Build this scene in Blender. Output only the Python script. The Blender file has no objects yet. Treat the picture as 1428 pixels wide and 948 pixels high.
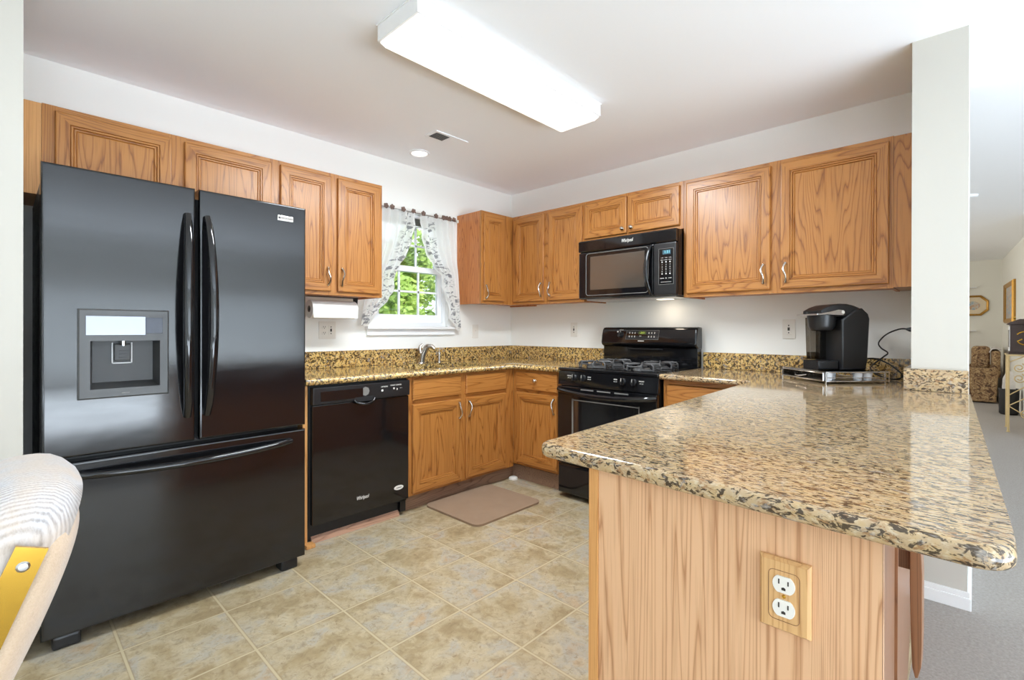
import bpy, bmesh, math, random
from mathutils import Vector, Matrix
random.seed(7)
R = math.radians
scn = bpy.context.scene
COL = scn.collection

# ------------------------------------------------------------------ camera
cam_d = bpy.data.cameras.new('camera'); cam = bpy.data.objects.new('camera', cam_d); COL.objects.link(cam)
F_PX = 678.78
cam_d.sensor_fit = 'HORIZONTAL'; cam_d.sensor_width = 36.0
cam_d.lens = F_PX / 1428 * 36
cam_d.shift_x = (714 - 716.35) / 1428
cam_d.shift_y = (460.14 - 474) / 1428
cam_d.clip_start = 0.05
_yaw, _pit, _roll = R(43.398), -0.0015, 0.0025
_f = Vector((math.cos(_yaw), math.sin(_yaw), 0)); _r = Vector((math.sin(_yaw), -math.cos(_yaw), 0)); _u = Vector((0, 0, 1))
_f, _u = _f * math.cos(_pit) + _u * math.sin(_pit), _u * math.cos(_pit) - _f * math.sin(_pit)
_r, _u = _r * math.cos(_roll) + _u * math.sin(_roll), _u * math.cos(_roll) - _r * math.sin(_roll)
cam.matrix_world = Matrix(((_r.x, _u.x, -_f.x, -3.354), (_r.y, _u.y, -_f.y, -3.205), (_r.z, _u.z, -_f.z, 1.1658), (0, 0, 0, 1)))
scn.camera = cam

# ------------------------------------------------------------------ world, sun, lights, exposure
scn.view_settings.view_transform = 'Standard'; scn.view_settings.look = 'None'
scn.view_settings.gamma = 1.0; scn.view_settings.use_curve_mapping = False
scn.view_settings.exposure = 0.07
scn.cycles.use_denoising = True
scn.cycles.max_bounces = 14; scn.cycles.diffuse_bounces = 12; scn.cycles.glossy_bounces = 4
scn.cycles.transmission_bounces = 6; scn.cycles.transparent_max_bounces = 10
scn.cycles.caustics_reflective = False; scn.cycles.caustics_refractive = False
scn.cycles.sample_clamp_indirect = 6.0
w = bpy.data.worlds.new('sky'); scn.world = w; w.use_nodes = True
w.node_tree.nodes['Background'].inputs[0].default_value = (0.80, 0.90, 1.0, 1)
w.node_tree.nodes['Background'].inputs[1].default_value = 2.6

def area(name, loc, direction, sx, sy, power, col=(1, 1, 1)):
    d = bpy.data.lights.new(name, 'AREA'); d.shape = 'RECTANGLE'; d.size = sx; d.size_y = sy; d.energy = power; d.color = col
    o = bpy.data.objects.new(name, d); COL.objects.link(o); o.location = loc
    o.rotation_euler = Vector(direction).to_track_quat('-Z', 'Y').to_euler()
    return o
def sun(name, direction, e, col, ang=2.0):
    d = bpy.data.lights.new(name, 'SUN'); d.energy = e; d.color = col; d.angle = R(ang)
    o = bpy.data.objects.new(name, d); COL.objects.link(o)
    o.rotation_euler = Vector(direction).to_track_quat('-Z', 'Y').to_euler(); o.location = (0, 0, 8)
sun('sun', (-0.35, 0.75, -0.75), 6.0, (1.0, 0.96, 0.88))
area('daylight_dining_windows', (-2.4, -6.9, 1.45), (0, 1, 0.45), 5.2, 1.9, 85, (0.72, 0.86, 1.0))
area('fill_light_left_wall', (-6.35, -3.4, 1.25), (1, 0, 0.45), 4.0, 2.2, 12, (0.80, 0.90, 1.0))  # added fill on the solid left wall; no door is built there
area('fill_light_living', (4.6, -0.12, 1.4), (0, -1, 0), 6.0, 1.9, 66, (1.0, 0.95, 0.88))  # added fill for the living room, out of view; no windows behind it
area('fluorescent_light', (-1.65, -1.545, 2.315), (0, 0, -1), 1.1, 0.2, 47, (0.88, 0.95, 1.0))
area('ceiling_fill_dining', (-2.2, -6.05, 0.10), (0.03, 0.25, 1), 5.2, 1.7, 340, (0.78, 0.89, 1.0))  # unseen up-facing panel above the floor, added to brighten the ceiling; no lamp here
area('ceiling_fill_corner', (-5.2, -4.4, 0.5), (0.08, 0.05, 1), 0.6, 0.6, 20, (0.74, 0.87, 1.0))  # second unseen uplight, added for the ceiling; not an actual lamp
area('cooktop_light', (-0.13, -1.62, 1.372), (0.25, 0, -1), 0.06, 0.3, 0.8, (1.0, 0.85, 0.68))

# ------------------------------------------------------------------ material helpers
def srgb(r, g, b):
    return tuple((c / 255 / 12.92) if c / 255 <= 0.04045 else ((c / 255 + 0.055) / 1.055) ** 2.4 for c in (r, g, b)) + (1,)
class N:
    """small node tree builder"""
    def __init__(s, name):
        s.m = bpy.data.materials.new(name); s.m.use_nodes = True; s.t = s.m.node_tree
        s.b = s.t.nodes['Principled BSDF']; s.out = s.t.nodes['Material Output']
    def n(s, typ, **kw):
        x = s.t.nodes.new('ShaderNode' + typ)
        for k, v in kw.items(): setattr(x, k, v)
        return x
    def l(s, a, b): s.t.links.new(a, b)
    def set(s, **kw):
        for k, v in kw.items(): s.b.inputs[k.replace('_', ' ')].default_value = v
        return s
    def coords(s, scale=(1, 1, 1), rand=False, kind='Object', rot=(0, 0, 0)):
        tc = s.n('TexCoord'); v = tc.outputs[kind]
        if rand:
            oi = s.n('ObjectInfo'); mu = s.n('VectorMath', operation='SCALE'); cm = s.n('CombineXYZ')
            for i, k in enumerate((17.0, 9.0, 23.0)):
                mm = s.n('Math', operation='MULTIPLY'); s.l(oi.outputs['Random'], mm.inputs[0]); mm.inputs[1].default_value = k; s.l(mm.outputs[0], cm.inputs[i])
            ad = s.n('VectorMath', operation='ADD'); s.l(v, ad.inputs[0]); s.l(cm.outputs[0], ad.inputs[1]); v = ad.outputs[0]
        mp = s.n('Mapping'); mp.inputs['Scale'].default_value = scale; mp.inputs['Rotation'].default_value = rot
        s.l(v, mp.inputs['Vector']); return mp.outputs[0]
    def noise(s, v, scale=5, detail=3, rough=0.5, dist=0.0):
        x = s.n('TexNoise'); x.inputs['Scale'].default_value = scale; x.inputs['Detail'].default_value = detail
        x.inputs['Roughness'].default_value = rough; x.inputs['Distortion'].default_value = dist
        s.l(v, x.inputs['Vector']); return x.outputs['Fac']
    def vor(s, v, scale, feature='F1', out='Distance', rnd=1.0):
        x = s.n('TexVoronoi', feature=feature); x.inputs['Scale'].default_value = scale
        x.inputs['Randomness'].default_value = rnd
        s.l(v, x.inputs['Vector']); return x.outputs[out]
    def math(s, op, a, b=0.0, c=None, clamp=False):
        x = s.n('Math', operation=op); x.use_clamp = clamp
        for i, q in enumerate((a, b, c)):
            if q is None: continue
            if isinstance(q, (int, float)): x.inputs[i].default_value = q
            else: s.l(q, x.inputs[i])
        return x.outputs[0]
    def ramp(s, fac, stops, interp='LINEAR'):
        x = s.n('ValToRGB'); e = x.color_ramp; e.interpolation = interp
        while len(e.elements) > 1: e.elements.remove(e.elements[-1])
        e.elements[0].position = stops[0][0]; e.elements[0].color = stops[0][1]
        for p, c in stops[1:]:
            k = e.elements.new(p); k.color = c
        s.l(fac, x.inputs[0]); return x.outputs[0]
    def mix(s, fac, a, b, mode='MIX'):
        x = s.n('Mix', data_type='RGBA', blend_type=mode)
        for i, q in ((0, fac), (6, a), (7, b)):
            if isinstance(q, (int, float)): x.inputs[i].default_value = q
            elif isinstance(q, tuple): x.inputs[i].default_value = q
            else: s.l(q, x.inputs[i])
        return x.outputs[2]
    def bump(s, h, strength=0.2, dist=0.01):
        x = s.n('Bump'); x.inputs['Strength'].default_value = strength; x.inputs['Distance'].default_value = dist
        s.l(h, x.inputs['Height']); s.l(x.outputs[0], s.b.inputs['Normal'])
    def col(s, c): s.l(c, s.b.inputs['Base Color'])

def g3(v): return (v, v, v, 1)
def plain(name, col, rough=0.5, metal=0.0, spec=0.5, nz=0.0, nscale=40, **kw):
    k = N(name); k.set(Roughness=rough, Metallic=metal); k.b.inputs['Specular IOR Level'].default_value = spec
    v = k.coords()
    f = k.noise(v, nscale, 3)
    a = tuple(min(1, c * (1 + nz)) for c in col[:3]) + (1,); b = tuple(c * (1 - nz) for c in col[:3]) + (1,)
    k.col(k.mix(f, b, a))
    for q, val in kw.items(): k.b.inputs[q.replace('_', ' ')].default_value = val
    return k.m

def oak(name, horiz=False, light=srgb(180, 122, 61), mid=srgb(164, 104, 46), dark=srgb(112, 65, 27), freq=1.0, rough=0.36, straight=False):
    k = N(name); k.set(Roughness=rough)
    if horiz: sc1, sc2 = (0.55, 6.0, 6.0), (5, 170, 170)
    else: sc1, sc2 = (6.0, 6.0, 0.55), (170, 170, 5)
    if straight: sc1 = (9, 9, 0.22)
    sc1 = tuple(c * freq if c > 1 else c for c in sc1)
    v = k.coords(sc1, rand=True)
    nz = k.noise(v, 1.0, 2, 0.45)
    v2 = k.coords(tuple(c * 9 for c in sc1), rand=True)
    nz2 = k.noise(v2, 1.0, 2)
    ring = k.math('FRACT', k.math('ADD', k.math('MULTIPLY', nz, 27.0 if not straight else 44.0), k.math('MULTIPLY', nz2, 0.6)))
    soft = tuple(0.85 * a + 0.15 * b for a, b in zip(dark, mid))
    c = k.ramp(ring, [(0.0, soft), (0.10, mid), (0.30, light), (0.86, light), (0.95, mid), (1.0, soft)])
    v3 = k.coords(sc2, rand=True)
    pore = k.noise(v3, 1.0, 2, 0.6)
    pm = k.ramp(pore, [(0.50, g3(0)), (0.66, g3(1))])
    rm = k.ramp(ring, [(0.0, g3(0.9)), (0.35, g3(0.32)), (0.7, g3(0.32)), (1.0, g3(0.9))])
    c = k.mix(k.math('MULTIPLY', pm, k.math('MULTIPLY', rm, 0.8)), c, dark)
    v4 = k.coords((3, 3, 3), rand=True)
    big = k.noise(v4, 1.0, 2)
    c = k.mix(k.math('MULTIPLY', big, 0.35), c, mid)
    k.col(c); k.bump(k.math('MULTIPLY', pm, -1.0), 0.10, 0.002)
    k.b.inputs['Coat Weight'].default_value = 0.15; k.b.inputs['Coat Roughness'].default_value = 0.22
    return k.m

M = {}
M['oak_v'] = oak('oak_vertical'); M['oak_h'] = oak('oak_horizontal', True)
M['oak_panel'] = oak('oak_end_panel', False, srgb(222, 178, 138), srgb(210, 162, 120), srgb(160, 108, 70), straight=True, rough=0.5)
M['oak_edge'] = oak('oak_edge_strip', False, srgb(214, 158, 96), srgb(206, 148, 86), srgb(170, 115, 62), straight=True, rough=0.45)
M['oak_red'] = oak('oak_reddish', False, srgb(196, 126, 70), srgb(184, 112, 60), srgb(140, 78, 36))
M['oak_dark'] = oak('oak_bracket', False, srgb(146, 102, 70), srgb(132, 90, 60), srgb(98, 64, 42), straight=True)
M['maple'] = oak('outlet_cover_wood', False, srgb(214, 170, 116), srgb(206, 160, 106), srgb(180, 132, 82), straight=True, rough=0.4)
M['shoe'] = oak('shoe_strip_wood', True, srgb(190, 150, 126), srgb(178, 138, 114), srgb(144, 106, 84), rough=0.6)
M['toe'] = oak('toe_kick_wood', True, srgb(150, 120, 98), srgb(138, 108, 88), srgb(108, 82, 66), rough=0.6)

def granite(name, base_a, base_b, gold, stretch, scale=1.0, flecks=0.5):
    k = N(name); k.set(Roughness=0.07); k.b.inputs['Specular IOR Level'].default_value = 0.55
    v = k.coords(tuple(scale * s for s in stretch), rot=(0, 0, R(8)))
    wv = k.n('VectorMath', operation='ADD')
    nn = k.n('TexNoise'); nn.inputs['Scale'].default_value = 9; k.l(v, nn.inputs['Vector'])
    sc = k.n('VectorMath', operation='SCALE'); sc.inputs['Scale'].default_value = 0.06; k.l(nn.outputs['Color'], sc.inputs[0])
    k.l(v, wv.inputs[0]); k.l(sc.outputs[0], wv.inputs[1]); v = wv.outputs[0]
    n1 = k.noise(v, 16, 4, 0.6)
    c = k.ramp(n1, [(0.30, base_b), (0.45, base_a), (0.58, gold), (0.72, base_a)])
    n2 = k.noise(v, 60, 3, 0.65)
    c = k.mix(k.ramp(n2, [(0.52, g3(0)), (0.64, g3(0.5))]), c, srgb(208, 194, 168))
    n3 = k.noise(v, 34, 4, 0.7)
    c = k.mix(k.ramp(n3, [(0.53, g3(0)), (0.62, g3(0.8))]), c, srgb(140, 100, 62))
    n4 = k.noise(v, 44, 3, 0.62, 0.6)
    c = k.mix(k.ramp(n4, [(flecks + 0.05, g3(0)), (flecks + 0.10, g3(0.92))]), c, srgb(54, 42, 31))
    n5 = k.noise(v, 22, 3, 0.6)
    c = k.mix(k.ramp(n5, [(0.60, g3(0)), (0.68, g3(0.55))]), c, srgb(176, 168, 160))
    k.col(c); return k.m
M['granite'] = granite('granite_peninsula', srgb(184, 160, 126), srgb(168, 140, 106), srgb(188, 160, 116), (3.6, 1.5, 2.4), 1.0, 0.47)
M['granite_gold'] = granite('granite_wall_counter', srgb(204, 166, 98), srgb(172, 128, 62), srgb(226, 192, 118), (1.7, 1.7, 1.7), 1.0, 0.44)

def black(name, rough=0.1, ior=1.6, col=(0.006, 0.006, 0.007), streak=0.0):
    k = N(name); k.set(Roughness=rough, IOR=ior); k.b.inputs['Base Color'].default_value = col + (1,)
    v = k.coords((2, 2, 9)); n = k.noise(v, 3, 4, 0.6)
    k.l(k.ramp(n, [(0.3, g3(rough)), (0.7, g3(rough * 1.5))]), k.b.inputs['Roughness'])
    k.bump(k.noise(k.coords((1, 1, 1)), 5, 2), 0.02, 0.02)
    return k.m
M['fridge_black'] = black('black_fridge_enamel', 0.09, 1.62)
M['black_gloss'] = black('black_gloss', 0.06, 1.6)
M['black_satin'] = black('black_satin', 0.28, 1.5, (0.010, 0.010, 0.011))
M['black_matte'] = plain('black_matte', (0.012, 0.012, 0.013, 1), 0.5, nz=0.3)
M['black_glass'] = black('black_glass', 0.03, 1.9)
M['oven_glass'] = black('oven_window_glass', 0.04, 2.2, (0.012, 0.012, 0.013))
M['mw_glass'] = black('microwave_window_mesh', 0.12, 2.4, (0.05, 0.046, 0.04))
M['iron'] = plain('cast_iron', (0.075, 0.073, 0.073, 1), 0.5, nz=0.25, nscale=200)
M['disp_grey'] = plain('dispenser_grey', srgb(70, 70, 70), 0.32, nz=0.05)
M['disp_dark'] = plain('dispenser_cavity', srgb(54, 54, 54), 0.4, nz=0.05)
M['mirror'] = plain('dispenser_display_panel', (0.20, 0.205, 0.24, 1), 0.06, 0.9, nz=0.02)
M['navy'] = plain('dispenser_display_dark', (0.012, 0.015, 0.035, 1), 0.08, nz=0.1)
M['white_line'] = plain('white_outline_print', (0.8, 0.8, 0.8, 1), 0.5, nz=0.02)
M['nickel'] = plain('satin_nickel', srgb(205, 198, 188), 0.24, 1.0, nz=0.06)
M['steel'] = plain('stainless_steel', srgb(190, 190, 190), 0.28, 1.0, nz=0.06)
M['chrome'] = plain('chrome', srgb(225, 225, 228), 0.10, 1.0, nz=0.03)
M['brass'] = plain('brass', srgb(214, 170, 70), 0.20, 1.0, nz=0.08)
M['gold_frame'] = plain('gilt_frame', srgb(186, 140, 66), 0.38, 0.7, nz=0.25)
M['cream_metal'] = plain('cream_painted_metal', srgb(214, 190, 140), 0.45, 0.2, nz=0.1)
M['white_plastic'] = plain('white_plastic', srgb(228, 224, 216), 0.35, nz=0.02)
M['white_paint'] = plain('white_paint', srgb(236, 236, 236), 0.4, nz=0.015)
M['vinyl_white'] = plain('white_vinyl_frame', srgb(236, 238, 240), 0.35, nz=0.01)
M['slot'] = plain('outlet_slot_dark', srgb(50, 44, 40), 0.6, nz=0.1)
M['text_white'] = plain('printed_white', srgb(225, 222, 215), 0.5, nz=0.02)
M['text_grey'] = plain('printed_grey', srgb(120, 118, 114), 0.5, nz=0.02)
M['text_dark'] = plain('printed_dark', srgb(50, 48, 48), 0.5, nz=0.02)
M['bronze'] = plain('bronze_rosette', srgb(120, 98, 88), 0.45, 0.4, nz=0.35, nscale=120)
M['paper'] = plain('paper_towel', srgb(240, 238, 233), 0.85, nz=0.03, nscale=300)
M['cardboard'] = plain('cardboard_tube', srgb(120, 104, 90), 0.8, nz=0.1)
M['pod_white'] = plain('white_pod_plastic', srgb(236, 238, 244), 0.4, nz=0.02)
M['pod_foil'] = plain('foil_lid', srgb(170, 172, 176), 0.3, 0.8, nz=0.1)
M['cord'] = plain('black_rubber_cord', (0.015, 0.014, 0.013, 1), 0.45, nz=0.1)
M['tan_wood_frame'] = plain('picture_mat', srgb(224, 208, 178), 0.7, nz=0.06)
M['dark_wood'] = plain('dark_brown_wood', srgb(62, 42, 34), 0.4, nz=0.25, nscale=30)
M['white_cloth'] = plain('white_lace_cloth', srgb(226, 222, 218), 0.9, nz=0.12, nscale=60)
M['bark'] = plain('tree_bark', srgb(98, 80, 62), 0.9, nz=0.35)
M['grass'] = plain('lawn_grass', srgb(96, 130, 60), 0.9, nz=0.4, nscale=20)
M['foil_lamp'] = plain('lamp_reflector', srgb(230, 226, 220), 0.3, nz=0.02)

def emit(name, col, strength):
    k = N(name); k.b.inputs['Emission Color'].default_value = col; k.b.inputs['Emission Strength'].default_value = strength
    k.b.inputs['Base Color'].default_value = (0.8, 0.8, 0.8, 1) if min(col[:3]) > 0.5 else (0.01, 0.01, 0.01, 1)
    f = k.noise(k.coords((1, 4, 1)), 2.0, 2); k.l(k.mix(f, tuple(c * 0.97 for c in col[:3]) + (1,), col), k.b.inputs['Emission Color'])
    return k.m
M['lens'] = emit('lit_acrylic_diffuser', (1.0, 0.965, 0.91, 1), 1.0)
M['can_light'] = emit('lit_recessed_lamp', (1.0, 0.96, 0.9, 1), 3.0)
M['hood_lamp'] = emit('lit_cooktop_lamp', (1.0, 0.86, 0.66, 1), 2.5)
M['clock_green'] = emit('green_clock_digits', (0.55, 0.75, 0.05, 1), 1.0)
M['clock_bg'] = emit('green_clock_glow', (0.10, 0.13, 0.01, 1), 0.6)
M['cyan'] = emit('cyan_display_digits', (0.25, 0.85, 1.0, 1), 1.3)
M['cyan_bg'] = emit('cyan_display_glow', (0.02, 0.12, 0.18, 1), 1.0)

def wall_mat(name, col, bump=0.04):
    k = N(name); k.set(Roughness=0.75); v = k.coords(kind='Object')
    f = k.noise(v, 1.3, 3); k.col(k.mix(f, tuple(c * 0.985 for c in col[:3]) + (1,), col))
    k.bump(k.noise(v, 120, 3), bump, 0.003); return k.m
M['wall'] = wall_mat('warm_white_wall_paint', srgb(240, 240, 236))
M['ceiling'] = wall_mat('white_ceiling_paint', srgb(248, 250, 253))
M['wall_cream'] = wall_mat('pale_wall_paint', srgb(230, 228, 218))
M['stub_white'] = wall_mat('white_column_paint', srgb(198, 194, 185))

def vinyl():
    k = N('vinyl_tile_floor'); k.set(Roughness=0.3)
    tc = k.n('TexCoord'); sp = k.n('SeparateXYZ'); k.l(tc.outputs['Object'], sp.inputs[0])
    ux = k.math('DIVIDE', k.math('ADD', sp.outputs[0], 1.363 + 3.37), 0.337)
    uy = k.math('DIVIDE', k.math('ADD', sp.outputs[1], 1.315 + 6.9), 0.345)
    fx, fy = k.math('FRACT', ux), k.math('FRACT', uy)
    ex = k.math('MINIMUM', fx, k.math('SUBTRACT', 1.0, fx)); ey = k.math('MINIMUM', fy, k.math('SUBTRACT', 1.0, fy))
    e = k.math('MINIMUM', ex, ey)
    grout = k.ramp(e, [(0.009, g3(1)), (0.016, g3(0))])
    edge = k.ramp(e, [(0.014, g3(0.6)), (0.026, g3(0))])
    cx = k.n('CombineXYZ'); k.l(k.math('FLOOR', ux), cx.inputs[0]); k.l(k.math('FLOOR', uy), cx.inputs[1])
    wn = k.n('TexWhiteNoise'); k.l(cx.outputs[0], wn.inputs['Vector'])
    sc = k.n('VectorMath', operation='SCALE'); sc.inputs['Scale'].default_value = 7.0; k.l(wn.outputs['Color'], sc.inputs[0])
    ad = k.n('VectorMath', operation='ADD'); k.l(tc.outputs['Object'], ad.inputs[0]); k.l(sc.outputs[0], ad.inputs[1])
    v = ad.outputs[0]
    n1 = k.noise(v, 5.0, 5, 0.6, 0.4)
    c = k.ramp(n1, [(0.28, srgb(148, 130, 98)), (0.42, srgb(168, 150, 116)), (0.52, srgb(182, 168, 140)), (0.60, srgb(174, 168, 154)), (0.72, srgb(182, 152, 112))])
    n2 = k.noise(v, 34, 6, 0.72, 0.6)
    c = k.mix(k.ramp(n2, [(0.48, g3(0)), (0.68, g3(0.6))]), c, srgb(128, 108, 80))
    n3 = k.noise(v, 12, 6, 0.7, 0.8)
    c = k.mix(k.ramp(n3, [(0.5, g3(0)), (0.66, g3(0.5))]), c, srgb(206, 192, 160))
    n4 = k.noise(v, 45, 3, 0.6, 1.5)
    c = k.mix(k.ramp(n4, [(0.62, g3(0)), (0.70, g3(0.6))]), c, srgb(126, 104, 74))
    c = k.mix(edge, c, srgb(146, 122, 90)); c = k.mix(grout, c, srgb(194, 180, 147))
    k.col(c)
    k.bump(k.math('SUBTRACT', k.math('MULTIPLY', n2, 0.4), grout), 0.12, 0.004); return k.m
M['vinyl'] = vinyl()

def carpet():
    k = N('beige_carpet'); k.set(Roughness=0.95); k.b.inputs['Sheen Weight'].default_value = 0.2
    v = k.coords()
    c = k.ramp(k.noise(v, 90, 4, 0.7), [(0.3, srgb(132, 124, 116)), (0.7, srgb(170, 163, 156))])
    c = k.mix(k.math('MULTIPLY', k.noise(v, 3, 3), 0.35), c, srgb(142, 134, 124))
    k.col(c); k.bump(k.noise(v, 220, 3, 0.7), 0.5, 0.01); return k.m
M['carpet'] = carpet()

def fabric(name, a, b, scale=(1, 1, 1), ns=160, bumpv=0.5, sheen=0.4, rib=None):
    k = N(name); k.set(Roughness=0.95); k.b.inputs['Sheen Weight'].default_value = sheen
    v = k.coords(scale); f = k.noise(v, ns, 4, 0.7)
    c = k.mix(f, a, b); big = k.noise(k.coords((1, 1, 1)), 9, 4, 0.6)
    c = k.mix(k.ramp(big, [(0.35, g3(0.35)), (0.65, g3(0))]), c, a)
    k.col(c); k.bump(f, bumpv, 0.004); return k.m
def velvet():
    k = N('white_ribbed_velvet'); k.set(Roughness=0.95); k.b.inputs['Sheen Weight'].default_value = 0.3
    v = k.coords(); sp = k.n('SeparateXYZ'); k.l(v, sp.inputs[0])
    wob = k.noise(k.coords((1, 1, 1)), 7, 3)
    ph = k.math('ADD', k.math('MULTIPLY', sp.outputs[1], 900.0), k.math('MULTIPLY', wob, 16.0))
    rib = k.math('ADD', k.math('MULTIPLY', k.math('SINE', ph), 0.5), 0.5)
    fz = k.noise(k.coords((1, 1, 0.2)), 260, 4, 0.7)
    mixv = k.math('ADD', k.math('MULTIPLY', rib, 0.32), k.math('MULTIPLY', fz, 0.68))
    c = k.ramp(mixv, [(0.25, srgb(150, 145, 144)), (0.5, srgb(192, 188, 188)), (0.75, srgb(214, 212, 212))])
    big = k.noise(k.coords((1, 1, 1)), 10, 4, 0.6)
    c = k.mix(k.ramp(big, [(0.40, g3(0.5)), (0.60, g3(0))]), c, srgb(206, 182, 156))
    k.col(c); k.bump(mixv, 0.6, 0.004); return k.m
M['velvet'] = velvet()
M['tweed'] = fabric('beige_tweed', srgb(186, 158, 130), srgb(222, 200, 174), (1, 1, 1), 240, 0.5)
M['mat'] = fabric('brown_mat_felt', srgb(138, 112, 88), srgb(164, 138, 112), (1, 1, 1), 260, 0.3, 0.1)
def floral():
    k = N('brown_floral_upholstery'); k.set(Roughness=0.9); v = k.coords()
    c = k.ramp(k.noise(v, 11, 4, 0.7, 1.2), [(0.36, srgb(74, 54, 44)), (0.46, srgb(124, 94, 68)), (0.54, srgb(176, 146, 106)), (0.64, srgb(110, 84, 62))])
    c = k.mix(k.ramp(k.noise(v, 26, 3, 0.6, 1.0), [(0.56, g3(0)), (0.62, g3(0.8))]), c, srgb(202, 176, 132))
    k.col(c); k.bump(k.noise(v, 150, 2), 0.2, 0.004); return k.m
M['floral'] = floral()

def curtain_mat():
    k = N('sheer_white_curtain_with_grey_print'); t = k.t
    tc = k.n('TexCoord'); sp = k.n('SeparateXYZ'); k.l(tc.outputs['UV'], sp.inputs[0])
    mp = k.n('Mapping'); k.l(tc.outputs['UV'], mp.inputs[0])
    band = k.ramp(sp.outputs[0], [(0.012, g3(0)), (0.02, g3(1)), (0.095, g3(1)), (0.125, g3(0))])
    leaf = k.noise(mp.outputs[0], 26, 3, 0.6, 0.9)
    lm = k.ramp(leaf, [(0.52, g3(0)), (0.57, g3(1))])
    f = k.math('MULTIPLY', k.math('MULTIPLY', band, lm), 0.85)
    c = k.mix(f, srgb(244, 244, 242), srgb(122, 122, 128)); 
    d = k.n('BsdfDiffuse'); k.l(c, d.inputs[0]); tr = k.n('BsdfTranslucent'); k.l(c, tr.inputs[0])
    tp = k.n('BsdfTransparent')
    m1 = k.n('MixShader'); m1.inputs[0].default_value = 0.42; k.l(d.outputs[0], m1.inputs[1]); k.l(tr.outputs[0], m1.inputs[2])
    weave = k.noise(k.coords((1, 1, 1)), 400, 1)
    m2 = k.n('MixShader'); k.l(k.math('MULTIPLY', weave, k.math('SUBTRACT', 0.24, k.math('MULTIPLY', f, 0.24))), m2.inputs[0]); k.l(m1.outputs[0], m2.inputs[1]); k.l(tp.outputs[0], m2.inputs[2])
    k.l(m2.outputs[0], k.out.inputs[0]); return k.m
M['curtain'] = curtain_mat()
def clear(name, col, rough=0.02, mixf=0.85):
    k = N(name); tp = k.n('BsdfTransparent'); tp.inputs[0].default_value = col
    gl = k.n('BsdfGlossy'); gl.inputs['Roughness'].default_value = rough
    fr = k.n('Fresnel'); fr.inputs[0].default_value = 1.45
    m = k.n('MixShader'); k.l(fr.outputs[0], m.inputs[0]); k.l(tp.outputs[0], m.inputs[1]); k.l(gl.outputs[0], m.inputs[2])
    k.l(m.outputs[0], k.out.inputs[0]); return k.m
M['glass'] = clear('window_glass', (0.97, 0.98, 0.98, 1))
M['smoke_glass'] = clear('smoky_clear_plastic', (0.50, 0.47, 0.43, 1), 0.06)
M['drawer_glass'] = clear('grey_glass', (0.80, 0.83, 0.86, 1), 0.03)
def leafm(name, a, b):
    k = N(name); k.set(Roughness=0.5); oi = k.noise(k.coords((1, 1, 1)), 6, 3)
    c = k.mix(oi, a, b); k.col(c)
    tr = k.n('BsdfTranslucent'); k.l(c, tr.inputs[0]); m = k.n('MixShader'); m.inputs[0].default_value = 0.4
    k.l(k.b.outputs[0], m.inputs[1]); k.l(tr.outputs[0], m.inputs[2]); k.l(m.outputs[0], k.out.inputs[0]); return k.m
M['leaf'] = leafm('bright_green_leaves', srgb(128, 160, 66), srgb(196, 216, 124))
M['leaf_dark'] = leafm('deep_green_leaves', srgb(92, 126, 52), srgb(150, 180, 90))
def picture():
    k = N('blue_and_pink_print'); k.set(Roughness=0.4); v = k.coords()
    k.col(k.ramp(k.noise(v, 14, 3), [(0.35, srgb(120, 150, 176)), (0.5, srgb(190, 190, 180)), (0.6, srgb(196, 150, 110)), (0.7, srgb(150, 170, 190))])); return k.m
M['picture'] = picture()

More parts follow.
